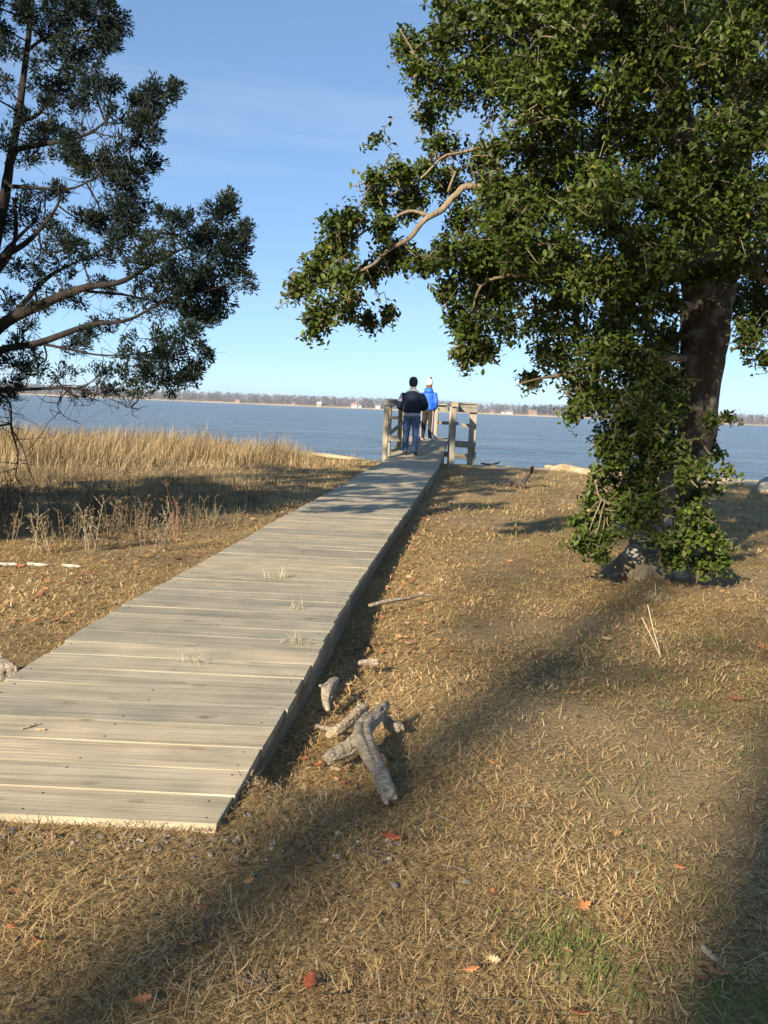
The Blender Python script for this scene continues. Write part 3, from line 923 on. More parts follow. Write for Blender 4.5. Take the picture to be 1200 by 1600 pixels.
LIMBS = []
def limb(pts, n=6): p = img_path(pts, n); LIMBS.append(p); return p
limb([(1100, 420, 7.5, 0.09), (1000, 370, 7.2, 0.07), (880, 330, 7.0, 0.05), (745, 292, 6.8, 0.026), (712, 305, 6.78, 0.024), (690, 328, 6.75, 0.023), (662, 345, 6.72, 0.020), (640, 372, 6.7, 0.018), (615, 386, 6.67, 0.016), (598, 398, 6.65, 0.014), (580, 415, 6.6, 0.011), (520, 440, 6.6, 0.008)])
limb([(668, 336, 6.74, 0.014), (640, 330, 6.75, 0.012), (610, 343, 6.7, 0.010), (575, 358, 6.65, 0.009), (540, 385, 6.6, 0.006)])
limb([(1085, 330, 7.5, 0.06), (900, 250, 7.3, 0.045), (780, 230, 7.2, 0.018), (715, 240, 7.0, 0.012), (690, 247, 6.9, 0.010), (655, 280, 6.8, 0.007), (600, 310, 6.7, 0.006)])
limb([(1060, 210, 7.6, 0.06), (900, 150, 7.6, 0.045), (760, 110, 7.4, 0.03), (690, 110, 7.3, 0.015), (640, 80, 7.2, 0.007)])
limb([(1080, 480, 7.5, 0.07), (980, 450, 7.0, 0.05), (860, 430, 6.7, 0.022), (760, 440, 6.6, 0.011), (735, 500, 6.6, 0.006), (720, 545, 6.6, 0.003)])
limb([(1070, 560, 7.5, 0.04), (990, 560, 7.2, 0.028), (920, 580, 7.0, 0.018), (850, 590, 6.9, 0.010), (810, 600, 6.9, 0.005)])
limb([(1120, 400, 7.5, 0.07), (1170, 420, 7.2, 0.05), (1230, 460, 7.0, 0.03), (1300, 480, 6.9, 0.015)])
limb([(1100, 300, 7.6, 0.06), (1060, 240, 8.4, 0.04), (1000, 180, 9.2, 0.02)])
limb([(1130, 260, 7.6, 0.06), (1190, 200, 8.5, 0.04), (1260, 140, 9.3, 0.02)])
limb([(1010, -80, 7.9, 0.06), (900, -120, 7.7, 0.04), (780, -120, 7.5, 0.02)])
limb([(1180, -120, 7.4, 0.06), (1300, -150, 7.2, 0.04), (1420, -120, 7.0, 0.02)])
limb([(1065, 640, 7.5, 0.03), (1010, 660, 7.3, 0.02), (960, 660, 7.2, 0.01)])
limb([(1030, 830, 7.4, 0.03), (980, 800, 7.2, 0.015), (940, 780, 7.1, 0.008), (930, 750, 7.1, 0.004)])
limb([(1040, 840, 7.4, 0.03), (1085, 840, 7.2, 0.015), (1110, 850, 7.1, 0.007)])
limb([(1095, 690, 7.5, 0.012), (1110, 660, 7.4, 0.008), (1135, 655, 7.3, 0.004)])
limb([(1080, 760, 7.4, 0.012), (1110, 750, 7.3, 0.007), (1140, 745, 7.3, 0.003)])
for p in LIMBS: p[:, 3] = np.where(p[:, 3] > 0.026, 0.026 + 0.22 * (p[:, 3] - 0.026), p[:, 3])
mb = MB()
for p in LIMBS: mb.tube(p[:, :3], p[:, 3], 7)
# the broken stub beside the long branch
p = img_path([(712, 268, 6.75, 0.006), (705, 285, 6.75, 0.009), (700, 300, 6.78, 0.009)], 3); mb.tube(p[:, :3], p[:, 3], 5)
limbs_o = mb.build('limbs', M_HOLLYLIMB, holly, smooth=True)
LN = np.concatenate([p[:, :3] for p in LIMBS] + [stem1[:, :3], stem2[:, :3]])

# leaf clumps: pixel x, y, half width, half height, distance, how full
HC = []
def hc(D, *rows):
    for r_ in rows: HC.append((r_[0], r_[1], r_[2], r_[3], D + random.uniform(-0.25, 0.25), (r_[4] if len(r_) > 4 else 1.0) * (1.35 if D < 6.8 else 1.0)))
hc(6.6, (468, 448, 26, 24), (500, 420, 36, 40), (525, 378, 36, 42), (502, 488, 34, 32), (540, 440, 34, 44), (548, 340, 26, 20), (545, 480, 26, 20, .7), (490, 515, 14, 12, .7), (525, 345, 14, 14))
hc(6.75, (590, 305, 26, 34), (622, 268, 26, 22), (600, 350, 30, 30, .7), (640, 315, 34, 40), (620, 400, 44, 32), (660, 412, 34, 22), (575, 500, 18, 11, .8), (606, 490, 14, 10, .8), (580, 425, 22, 24), (590, 215, 5, 5, .4), (585, 278, 12, 12, .8))
hc(7.2, (640, 72, 34, 34), (658, 112, 36, 44), (690, 60, 40, 46), (672, 170, 30, 34), (705, 130, 44, 56), (690, 225, 36, 26), (668, 262, 34, 26), (725, 30, 40, 40), (760, 80, 50, 60), (705, 285, 36, 34), (700, 10, 40, 20), (770, 10, 40, 40), (755, 255, 40, 40), (720, 345, 36, 40))
hc(6.6, (728, 505, 46, 46), (700, 455, 26, 30), (750, 545, 44, 26), (765, 450, 52, 52), (740, 400, 50, 46), (790, 385, 60, 50), (700, 395, 30, 30), (790, 505, 34, 34, .6), (725, 555, 24, 14))
hc(6.9, (830, 592, 26, 15), (850, 555, 36, 28, .6), (830, 500, 40, 40, .35), (870, 470, 50, 50, .6), (905, 600, 46, 34), (930, 560, 52, 50), (970, 520, 56, 56), (968, 625, 44, 36), (895, 650, 16, 14, .6), (915, 630, 26, 16), (1010, 580, 40, 56), (1020, 660, 34, 40), (900, 520, 40, 40, .6))
hc(7.0, (1168, 525, 34, 34), (1190, 460, 34, 50), (1160, 400, 46, 40), (1196, 560, 14, 12), (1230, 500, 40, 60), (1260, 420, 60, 60), (1300, 500, 40, 50))
hc(7.0, (975, 665, 34, 24), (1015, 690, 26, 26), (1045, 650, 20, 26), (960, 720, 30, 26), (1005, 770, 28, 30), (955, 790, 34, 34), (910, 845, 20, 20), (935, 865, 22, 12), (1030, 845, 18, 14), (1100, 815, 24, 20), (1125, 880, 16, 14), (1045, 870, 20, 14), (1120, 845, 16, 18), (1090, 800, 20, 22), (1030, 720, 18, 20), (1060, 690, 16, 16))
hc(7.05, (1050, 470, 26, 30), (1045, 530, 22, 34), (1052, 590, 18, 30), (1050, 640, 18, 24), (1085, 430, 34, 22), (1130, 420, 34, 22))
# sprouts round the foot
hc(7.15, (975, 700, 34, 36), (1010, 700, 26, 30), (940, 745, 26, 26), (980, 770, 40, 40), (930, 805, 32, 30), (945, 835, 34, 26), (1000, 740, 32, 40), (985, 800, 34, 32), (925, 775, 16, 26), (1020, 800, 16, 30, .5), (945, 690, 20, 22), (905, 815, 16, 14), (920, 848, 20, 18))
hc(7.05, (1018, 745, 14, 26, .8), (1012, 790, 14, 24, .8), (1072, 745, 14, 18, .9), (1068, 720, 12, 12, .7), (1040, 700, 22, 14, .8))
hc(7.1, (1060, 850, 36, 24), (1090, 838, 34, 26), (1112, 862, 20, 24), (1085, 775, 18, 34, .8), (1100, 735, 16, 24, .7), (1060, 870, 30, 14), (1095, 880, 26, 14), (1070, 800, 16, 26, .6))
hc(7.3, (1112, 655, 14, 12, .7), (1134, 652, 10, 8, .7), (1120, 707, 14, 12, .7), (1136, 735, 10, 10, .6), (1115, 765, 22, 10, .5), (1060, 620, 16, 20, .5))
# the big body of the crown, all round the stems
for k in range(96):
    x = random.uniform(770, 1290); y_ = random.uniform(-60, 450)
    D = random.uniform(5.9, 9.4)
    lowlim = 470 if x < 1040 else 400
    if y_ > lowlim: continue
    # leave the sky hole beside the upper left bough open
    if abs(x - 748) < 40 and abs(y_ - 195) < 40: continue
    HC.append((x, y_, random.uniform(55, 85), random.uniform(45, 70), D, 0.62 if D < 8 else 0.36))
for (x, y_) in ((830, 120), (860, 200), (830, 290), (880, 390), (950, 420), (940, 300), (1000, 200), (1010, 400), (1080, 330), (1120, 200), (1170, 300), (1190, 130), (900, 60), (1000, 60), (1100, 80), (820, 30), (800, 330), (1180, 20), (960, 130)):
    HC.append((x, y_, 62, 50, random.uniform(6.0, 6.9), 0.75))
# leaves hide the inner boughs
for (x, y_) in ((770, 295), (810, 300), (850, 320), (900, 330), (950, 345), (1000, 370), (1040, 390), (780, 230), (830, 240), (880, 250), (930, 265), (980, 290), (1030, 310), (790, 115), (850, 135), (910, 150), (970, 175), (1030, 200), (860, 425), (910, 440), (960, 450), (1010, 455), (1040, 430), (1000, 240), (1050, 260), (1090, 250), (1140, 250), (1180, 210), (1060, 160), (1110, 140), (1150, 60), (1060, 40), (980, 20), (900, 10)):
    HC.append((x, y_, 40, 34, random.uniform(6.25, 6.7), 0.8))
for (x, y_) in ((880, 560), (930, 610), (980, 570), (1020, 620), (990, 660), (1030, 540), (1010, 500), (960, 480), (1040, 690), (860, 510), (900, 470), (1040, 590), (950, 530), (1150, 470), (1180, 420), (1195, 500), (960, 690), (1000, 610)):
    HC.append((x, y_, 44, 40, random.uniform(7.9, 8.8), 0.8))
for k in range(46):          # above the picture
    HC.append((random.uniform(740, 1420), random.uniform(-430, -60), random.uniform(70, 110), random.uniform(60, 90), random.uniform(6.2, 9.4), 0.30))

lp, ld, ln_, ls, lc = [], [], [], [], []
tw = MB()
sun_up = Vector((0, 0, 1))
for (x, y_, rx, ry, D, full) in HC:
    c = np.array(at(x, y_, D)); k = D / FPX
    ra, rb = rx * k, ry * k
    rd = (ra + rb) * 0.5 * 1.05
    vol = ra * rb * rd
    ntw = int(max(5, full * (18 + 2100 * (ra * rb) * (0.6 + rd * 0.5)) * (0.92 if y_ > -60 else 0.3)))
    # twiglet linking the clump with the nearest wood
    j = np.argmin(((LN - c) ** 2).sum(1)); a = LN[j]
    if np.linalg.norm(a - c) < 0.8:
        m1 = a + (c - a) * 0.35 + rng.normal(0, 0.05, 3); m2 = a + (c - a) * 0.7 + rng.normal(0, 0.05, 3)
        tw.tube(spline([a, m1, m2, c], 4), np.linspace(0.0055, 0.002, 13), 4, cap=False)
    for t in range(ntw):
        v = rng.normal(0, 1, 3); v /= np.linalg.norm(v)
        q_ = c + v * np.array([ra, rd, rb]) * random.random() ** 0.42
        dr = v * np.array([1, 1, 0.6]) + np.array([0, 0, 0.15]) + rng.normal(0, 0.45, 3)
        dr /= np.linalg.norm(dr)
        L_ = random.uniform(0.10, 0.22)
        s0 = q_ - dr * L_
        if random.random() < 0.36:
            tw.tube([c + (s0 - c) * 0.35, s0, q_], [0.004, 0.003, 0.0015], 3, cap=False)
        nl_ = random.randint(6, 10)
        g = random.random()
        side = np.cross(dr, rng.normal(0, 1, 3)); side /= np.linalg.norm(side) + 1e-9
        for e in range(nl_):
            f = (e + 0.6) / nl_
            p_ = s0 + dr * L_ * f
            ang = e * 2.4
            s2 = side * math.cos(ang) + np.cross(dr, side) * math.sin(ang)
            d_ = dr * 0.55 + s2 * 0.9 + np.array([0, 0, -0.12])
            lp.append(p_); ld.append(d_)
            ln_.append(np.array([0, 0, 0.85]) + np.array([-0.25, -0.55, 0.35]) * 0.8 + rng.normal(0, 0.42, 3))
            ls.append(random.uniform(0.034, 0.058))
            b_ = (0.65 + 0.7 * random.random()) * (0.7 + 0.6 * g)
            cc = np.array([0.066, 0.094, 0.012]) if random.random() > 0.012 else np.array([0.30, 0.24, 0.05])
            lc.append(cc * b_)
tw.build('twigs', M_HOLLYLIMB, holly)
lp = np.array(lp); ld = np.array(ld); ln_ = np.array(ln_); ls = np.array(ls); lc = np.array(lc)
# the 300 leaves that show largest are parts of their own
ux = 600 + FPX * lp[:, 0] / lp[:, 1]
inframe = (ux > 20) & (ux < 1180) & (lp[:, 2] < 4.3)
facing = np.abs((ln_ / np.linalg.norm(ln_, axis=1, keepdims=True))[:, 1])
score = np.where(inframe, ls * (0.4 + facing) / lp[:, 1], -1)
big_i = np.argsort(-score)[:300]
rest = np.ones(len(lp), bool); rest[big_i] = False
V_, L_, S_, C_ = leaves(lp[rest], ld[rest], ln_[rest], ls[rest], lc[rest])
crown = bulk('crown', V_, L_, S_, C_, M_HOLLYLEAF, holly, HB)
tag(crown, kind='stuff')
leaf_lib = []
for k in range(6):
    me = bpy.data.meshes.new('leaf')
    me.from_pydata([tuple(v) for v in LEAF_V], [], LEAF_F); me.update()
    a = me.color_attributes.new('col', 'FLOAT_COLOR', 'POINT')
    c_ = np.ones((6, 4), np.float32); c_[:, :3] = np.array([0.066, 0.094, 0.012]) * (0.75 + 0.12 * k)
    a.data.foreach_set('color', c_.ravel())
    me.materials.append(M_HOLLYLEAF)
    leaf_lib.append(me)
fd, fs_, fn = leaf_frames(lp[big_i], ld[big_i], ln_[big_i])
for k, i_ in enumerate(big_i):
    o = bpy.data.objects.new('leaf', leaf_lib[k % 6]); sc.collection.objects.link(o)
    o.parent = holly
    s_ = float(ls[i_])
    M = Matrix(((fd[k][0]*s_, fs_[k][0]*s_, fn[k][0]*s_, 0), (fd[k][1]*s_, fs_[k][1]*s_, fn[k][1]*s_, 0), (fd[k][2]*s_, fs_[k][2]*s_, fn[k][2]*s_, 0), (0, 0, 0, 1)))
    M.translation = Vector(lp[i_].tolist()) - HB
    o.matrix_basis = M

# ------------------------------------------------------------------ cedar at the left
CB = Vector((-4.05, 8.5, 0))
cedar = empty('cedar_tree', CB)
tag(cedar, 'dark tall evergreen cedar with long bare-based branches at the left edge', 'tree')
CL = []
def cl(pts, n=5): p = img_path(pts, n); CL.append(p); return p
c0 = at(-80, 850, 8.5)
ctrunk = spline([(CB.x, CB.y, -0.1, 0.22)] + [tp(*p) for p in [(-70, 700, 8.5, 0.15), (-45, 540, 8.5, 0.115), (-15, 410, 8.5, 0.072), (5, 320, 8.5, 0.056), (16, 250, 8.5, 0.048), (30, 175, 8.5, 0.042), (40, 95, 8.5, 0.036), (50, 0, 8.5, 0.030), (56, -120, 8.5, 0.022), (60, -260, 8.5, 0.015)]], 6)
cl([(-48, 570, 8.5, 0.085), (0, 510, 8.3, 0.07), (60, 478, 8.1, 0.058), (130, 450, 8.0, 0.042), (190, 440, 7.9, 0.030), (250, 405, 7.8, 0.018), (310, 375, 7.7, 0.009), (355, 325, 7.7, 0.004)])
cl([(-45, 585, 8.5, 0.06), (0, 548, 8.4, 0.05), (60, 536, 8.2, 0.042), (140, 508, 8.0, 0.032), (200, 500, 7.9, 0.02), (260, 470, 7.8, 0.012), (340, 450, 7.7, 0.005)])
cl([(10, 505, 8.3, 0.04), (40, 470, 8.4, 0.034), (80, 430, 8.5, 0.024), (140, 400, 8.6, 0.014), (190, 370, 8.6, 0.006)])
cl([(60, 536, 8.2, 0.022), (105, 545, 8.1, 0.016), (160, 555, 8.0, 0.012), (230, 550, 7.9, 0.008), (300, 520, 7.8, 0.004)])
cl([(130, 455, 8.0, 0.02), (190, 460, 8.1, 0.015), (240, 470, 8.2, 0.010), (300, 480, 8.3, 0.004)])
cl([(-50, 610, 8.5, 0.035), (0, 608, 8.3, 0.028), (50, 608, 8.2, 0.022), (110, 606, 8.1, 0.015), (150, 615, 8.0, 0.010), (175, 605, 8.0, 0.004)])
cl([(-20, 430, 8.5, 0.05), (8, 400, 8.3, 0.042), (40, 380, 8.2, 0.032), (65, 355, 8.1, 0.024), (90, 320, 8.0, 0.016), (92, 290, 8.0, 0.008)])
cl([(5, 290, 8.5, 0.03), (60, 294, 8.3, 0.022), (110, 295, 8.2, 0.014), (150, 278, 8.1, 0.008), (190, 265, 8.0, 0.004)])
cl([(18, 235, 8.5, 0.035), (70, 225, 8.3, 0.028), (110, 218, 8.2, 0.022), (145, 205, 8.1, 0.015), (165, 192, 8.0, 0.010), (200, 190, 8.0, 0.007), (250, 155, 7.9, 0.003)])
cl([(145, 206, 8.1, 0.01), (170, 212, 8.0, 0.007), (215, 215, 8.0, 0.004)])
cl([(26, 190, 8.5, 0.03), (60, 178, 8.4, 0.022), (85, 130, 8.3, 0.016), (110, 80, 8.3, 0.010), (130, 40, 8.3, 0.005)])
cl([(42, 80, 8.5, 0.022), (70, 60, 8.4, 0.016), (110, 55, 8.3, 0.010), (170, 35, 8.2, 0.005)])
cl([(22, 310, 8.4, 0.022), (25, 360, 8.3, 0.024), (15, 400, 8.3, 0.025), (-15, 440, 8.4, 0.03)])
cl([(-10, 390, 8.5, 0.03), (-60, 330, 8.4, 0.02), (-120, 260, 8.3, 0.01)])
cl([(-40, 500, 8.5, 0.03), (-120, 450, 8.4, 0.02), (-200, 400, 8.3, 0.01)])
cl([(-50, 560, 8.5, 0.05), (-120, 540, 8.9, 0.03), (-160, 500, 9.6, 0.02)])
def clw(pts): p = spline(pts, 5); CL.append(p)
clw([(-4.0, 8.5, 1.5, 0.07), (-4.5, 7.2, 1.9, 0.05), (-4.95, 6.0, 2.1, 0.035), (-5.2, 4.8, 2.2, 0.015)])
clw([(-4.0, 8.5, 2.3, 0.07), (-4.9, 7.4, 2.7, 0.05), (-5.5, 6.4, 3.0, 0.03), (-5.9, 5.2, 3.2, 0.015)])
clw([(-4.0, 8.5, 1.0, 0.05), (-4.7, 7.6, 1.2, 0.04), (-5.4, 6.4, 1.3, 0.02)])
cl([(-20, 430, 8.5, 0.05), (20, 380, 9.2, 0.03), (60, 340, 9.9, 0.015)])
# hanging bare branches at the frame's edge
cl([(-10, 608, 8.3, 0.018), (15, 630, 8.2, 0.014), (18, 670, 8.1, 0.012), (28, 710, 8.0, 0.010), (24, 745, 7.95, 0.006)])
cl([(18, 670, 8.1, 0.009), (35, 700, 8.0, 0.007), (48, 740, 7.9, 0.006), (60, 765, 7.85, 0.003)])
cl([(110, 606, 8.1, 0.008), (90, 630, 8.0, 0.006), (100, 650, 8.0, 0.005), (125, 662, 8.0, 0.003)])
cl([(150, 615, 8.0, 0.006), (185, 628, 7.9, 0.005), (205, 635, 7.9, 0.003)])
mb = MB()
mb.tube(ctrunk[:, :3], ctrunk[:, 3], 12, flat=0.85)
me = remesh(mb, 'trunk', 0.025, 2, lambda c: 0.012 * (fbm(c[:, 0] * 20 + c[:, 1] * 20, c[:, 2] * 2, 4, 3) - 0.5))
place(me, 'trunk', M_CEDARBARK, cedar, CB)
mb = MB()
for p in CL: p[:, 3] *= 0.74
for p in CL: mb.tube(p[:, :3], p[:, 3], 6)
CN = np.concatenate([p[:, :3] for p in CL] + [ctrunk[:, :3]])
CR = np.concatenate([p[:, 3] for p in CL] + [ctrunk[:, 3]])
# bare side twigs
for k in range(420):
    i_ = random.randrange(len(CN) - len(ctrunk))
    a = CN[i_]
    d_ = rng.normal(0, 1, 3); d_[2] = d_[2] * 0.6 + random.uniform(-0.5, 0.5); d_ /= np.linalg.norm(d_)
    L_ = random.uniform(0.08, 0.27)
    b1 = a + d_ * L_ * 0.5 + rng.normal(0, 0.035, 3); b2 = a + d_ * L_ + rng.normal(0, 0.05, 3)
    mb.tube([a, b1, b2], [0.005, 0.0035, 0.0015], 3, cap=False)
    if random.random() < 0.6:
        mb.tube([b1, b1 + rng.normal(0, 0.08, 3), b1 + rng.normal(0, 0.14, 3)], [0.003, 0.002, 0.001], 3, cap=False)
mb.build('branches', M_CEDARBARK, cedar, smooth=True)

CC = []
def cc(D, *rows):
    for r_ in rows: CC.append((r_[0], r_[1], r_[2], r_[3], D + random.uniform(-0.3, 0.3), r_[4] if len(r_) > 4 else 1.0))
cc(8.3, (100, 18, 50, 26), (158, 30, 40, 30), (185, 30, 16, 20), (20, 8, 36, 12), (5, 45, 9, 9), (150, 66, 30, 18), (172, 55, 22, 16), (110, 58, 40, 16, .5), (60, 30, 30, 20, .5), (140, -20, 60, 30), (60, -40, 60, 30))
cc(8.3, (40, 20, 30, 22, .8), (90, 45, 36, 20, .7), (70, 95, 26, 18, .6), (15, 80, 18, 20, .6), (115, 135, 26, 18, .6), (60, 130, 18, 14, .5), (130, 90, 26, 18, .7))
cc(8.2, (120, 110, 36, 22, .45), (160, 140, 26, 22, .9), (140, 165, 26, 20, .7), (178, 132, 10, 8), (95, 80, 12, 12, .6), (150, 110, 22, 16, .7), (100, 160, 26, 18, .4))
cc(8.0, (250, 147, 26, 13), (274, 136, 9, 8), (243, 172, 20, 14), (205, 168, 26, 20), (228, 195, 26, 20), (225, 218, 24, 12), (185, 185, 20, 12, .6), (240, 135, 10, 10))
cc(8.4, (30, 330, 26, 20, .6), (60, 300, 24, 14, .5), (10, 220, 18, 18, .7), (8, 130, 10, 14, .6), (30, 420, 20, 16, .6), (90, 460, 24, 14, .5), (10, 350, 14, 24, .6), (70, 340, 30, 16, .6), (20, 570, 26, 18, .8), (80, 130, 16, 16, .5), (95, 300, 26, 18, .6), (5, 620, 20, 16, .6))
cc(8.3, (90, 205, 36, 18), (55, 200, 26, 22), (40, 250, 26, 14, .6), (110, 240, 40, 20), (30, 180, 14, 12, .5), (75, 165, 22, 16, .5))
cc(8.1, (180, 250, 36, 26), (225, 255, 24, 18), (205, 278, 24, 24), (150, 262, 30, 18), (130, 255, 20, 16), (180, 300, 30, 24), (212, 318, 18, 22), (200, 345, 24, 28), (165, 345, 36, 24), (180, 380, 28, 20), (130, 345, 24, 20, .7), (120, 385, 30, 16), (90, 375, 26, 18, .6), (150, 400, 26, 14, .7))
cc(7.75, (285, 342, 24, 12), (258, 333, 14, 8), (312, 358, 34, 22), (355, 318, 11, 20), (345, 345, 28, 24), (388, 358, 15, 9), (362, 375, 26, 22), (232, 372, 16, 10, .7), (265, 365, 20, 14, .7))
cc(7.8, (362, 402, 30, 26), (382, 440, 12, 18), (342, 430, 40, 32), (300, 405, 40, 32), (275, 440, 36, 36), (320, 465, 36, 32), (352, 470, 20, 18), (245, 400, 34, 22, .8), (220, 425, 30, 20, .7), (255, 470, 34, 24, .8), (300, 500, 30, 20), (215, 465, 26, 20, .5), (330, 490, 24, 16))
cc(7.85, (290, 525, 24, 22), (314, 552, 15, 14), (262, 560, 36, 24), (240, 588, 34, 14), (270, 598, 20, 14), (210, 560, 26, 20, .6), (190, 585, 24, 14, .6), (300, 575, 14, 14), (235, 530, 30, 20, .6), (215, 610, 20, 12, .6), (285, 590, 18, 14))
cc(8.2, (160, 500, 24, 14, .5), (110, 540, 24, 16, .6), (60, 572, 26, 18, .5), (30, 545, 26, 22, .7), (100, 585, 26, 12, .4), (60, 480, 24, 14, .4), (20, 598, 16, 14, .7), (150, 590, 22, 16, .5), (130, 520, 30, 14, .5), (10, 470, 20, 20, .5), (50, 510, 16, 10, .4), (55, 440, 24, 16, .5), (100, 420, 22, 16, .5), (60, 400, 20, 16, .5), (180, 610, 20, 10, .5), (130, 620, 18, 8, .4), (160, 450, 26, 16, .6), (120, 470, 20, 12, .5))
for k in range(75):          # the side of the tree beyond the frame and behind
    CC.append((random.uniform(-520, -45), random.uniform(-150, 590), random.uniform(48, 72), random.uniform(36, 52), random.uniform(7.6, 10.0), 0.9))
for k in range(40):          # the top, beyond the frame
    CC.append((random.uniform(-470, -90), random.uniform(-470, -120), random.uniform(45, 70), random.uniform(35, 50), random.uniform(7.4, 10.0), 0.9))
for k in range(50):          # low boughs beyond the frame
    CC.append((random.uniform(-430, -70), random.uniform(560, 770), random.uniform(40, 65), random.uniform(30, 48), random.uniform(7.4, 9.8), 0.9))
for k in range(10):
    CC.append((random.uniform(0, 120), random.uniform(-330, -60), random.uniform(35, 60), random.uniform(28, 45), random.uniform(7.8, 9.2), 0.6))
def to_px(p):
    q = R3.T @ (np.array(p) - np.array([0, 0, EYE])); return 600 + FPX * q[0] / -q[2], 800 - FPX * q[1] / -q[2]
for k in range(46):          # boughs reaching forward, left of the frame; their shade lies on the weeds
    Y_ = random.uniform(4.2, 8.0); pp = random.uniform(-8.6, -6.75)
    X_ = (pp + 0.469 * Y_) / 0.883
    z_ = random.uniform(0.9, 3.8)
    px_, py_ = to_px((X_, Y_, z_))
    CC.append((px_, py_, 0.42 * FPX / Y_, 0.30 * FPX / Y_, Y_, 0.8))
P_, D_, C1_, SZ_ = [], [], [], []
tw = MB()
for (x, y_, rx, ry, D, full) in CC:
    inview = x > -60
    c = np.array(at(x, y_, D)); k = D / FPX
    ra, rb = rx * k, ry * k; rd = (ra + rb) * 0.6
    j = np.argmin(((CN - c) ** 2).sum(1)); a = CN[j]
    if np.linalg.norm(a - c) < 1.3:
        mid = (a + c) / 2 + rng.normal(0, 0.04, 3)
        tw.tube(spline([a, mid, c], 3), np.linspace(0.010, 0.004, 7), 4, cap=False)
    nt_ = int(full * (75 + 11500 * ra * rb) * (0.84 if inview else 0.19))
    v = rng.normal(0, 1, (nt_, 3)); v /= np.linalg.norm(v, axis=1, keepdims=True)
    # a few sub-lobes make the outline ragged
    nlobe = max(4, int(6 + 50 * ra * rb))
    lv = rng.normal(0, 1, (nlobe, 3)); lv /= np.linalg.norm(lv, axis=1, keepdims=True)
    lob = c + lv * np.array([ra, rd, rb]) * rng.uniform(0.3, 0.95, nlobe)[:, None]
    pick = rng.integers(0, nlobe, nt_)
    rl = np.minimum(0.36 * min(ra, rb) + 0.035, 0.13)
    q_ = lob[pick] + v * rl * rng.random(nt_)[:, None] ** 0.5
    for lb in lob: tw.tube([c, (c + lb) / 2 + rng.normal(0, 0.012, 3), lb], [0.005, 0.0035, 0.002], 3, cap=False)
    out = (q_ - c); out /= np.linalg.norm(out, axis=1, keepdims=True) + 1e-6
    g = 0.7 + 0.6 * random.random()
    for e in range(5):
        SZ_.append(np.full(nt_, 1.0 if inview else 2.3))
        P_.append(q_ + rng.normal(0, 0.012, (nt_, 3)))
        D_.append(out * 0.75 + v * 0.35 + np.array([0, 0, 0.32]) + rng.normal(0, 0.36, (nt_, 3)))
        base = np.array([0.015, 0.026, 0.018]) if random.random() < 0.85 else np.array([0.045, 0.052, 0.018])
        C1_.append(base[None] * g * rng.uniform(0.6, 1.4, (nt_, 1)))
tw.build('twigs', M_CEDARBARK, cedar)
szf = np.concatenate(SZ_); P_ = np.concatenate(P_); D_ = np.concatenate(D_); C1_ = np.concatenate(C1_)
D_ /= np.linalg.norm(D_, axis=1, keepdims=True)
W_ = np.cross(D_, rng.normal(0, 1, P_.shape)); W_ /= np.linalg.norm(W_, axis=1, keepdims=True)
Lh = rng.uniform(0.022, 0.050, len(P_))[:, None] * szf[:, None]; wd = rng.uniform(0.0044, 0.0076, len(P_))[:, None] * szf[:, None]
V_ = np.stack([P_, P_ + D_ * Lh * 0.5 + W_ * wd, P_ + D_ * Lh, P_ + D_ * Lh * 0.5 - W_ * wd], 1)
nn = len(P_)
Lp = (np.arange(nn)[:, None] * 4 + np.array([[0, 1, 2, 3]])).ravel()
tag(bulk('crown', V_, Lp, np.arange(nn) * 4, np.repeat(C1_[:, None], 4, 1), M_CEDARLEAF, cedar, CB), kind='stuff')

# ------------------------------------------------------------------ bare trees standing behind the viewpoint; their trunks shade strips of the lawn
def bare_tree(name, label, loc, h, r, seed, lean=0.0, spread=0.5, first=8, nb=9):
    rr = random.Random(seed)
    loc = Vector(loc)
    t = empty(name, loc)
    tag(t, label, 'tree', 'trees behind the viewpoint')
    path = [loc + Vector((lean * z / h + 0.10 * math.sin(z * 0.7 + seed), 0.10 * math.cos(z * 0.6), z)) for z in np.linspace(-0.1, h, 14)]
    rad = [r * (1.35 if k == 0 else 1.08 if k == 1 else 1.0) * (1 - 0.75 * k / 13) for k in range(14)]
    mb = MB(); mb.tube(path, rad, 12); mb.build('trunk', M_OAKBARK, t, smooth=True)
    mb = MB()
    def grow(p, d, L, r_, lev):
        pts = [p]; q = p; dd = d
        for k in range(4):
            dd = (dd + Vector((rr.uniform(-.25, .25), rr.uniform(-.25, .25), rr.uniform(-.05, .22)))).normalized()
            q = q + dd * L / 4; pts.append(q)
        mb.tube(pts, [r_ * (1 - 0.17 * k) for k in range(5)], 6 if lev < 2 else 4, cap=False)
        if lev < 3:
            for k in range(3 if lev < 2 else 2):
                s = rr.randint(1, 4)
                nd = (dd + Vector((rr.uniform(-1, 1), rr.uniform(-1, 1), rr.uniform(-.2, .7)))).normalized()
                grow(pts[s], nd, L * rr.uniform(0.5, 0.7), r_ * 0.5, lev + 1)
    for k in range(nb):
        i_ = rr.randint(first, 13)
        a = rr.uniform(0, 6.28)
        grow(path[i_], Vector((math.cos(a), math.sin(a), rr.uniform(0.3, 1.0))).normalized(), h * spread * rr.uniform(0.3, 0.5), rad[i_] * 0.55, 0)
    mb.build('branches', M_OAKBARK, t, smooth=True)
bare_tree('bare_tree', 'slender leafless tree behind the viewpoint, its shadow crosses the lawn before the log', (-18.6, -32.0, 0), 30, 0.30, 3, spread=0.22, first=7, nb=14)
bare_tree('bare_tree', 'stout leafless tree behind the viewpoint, its shadow darkens the right edge of lawn', (-12.32, -23.4, 0), 28, 0.80, 5, spread=0.26, first=9, nb=7)

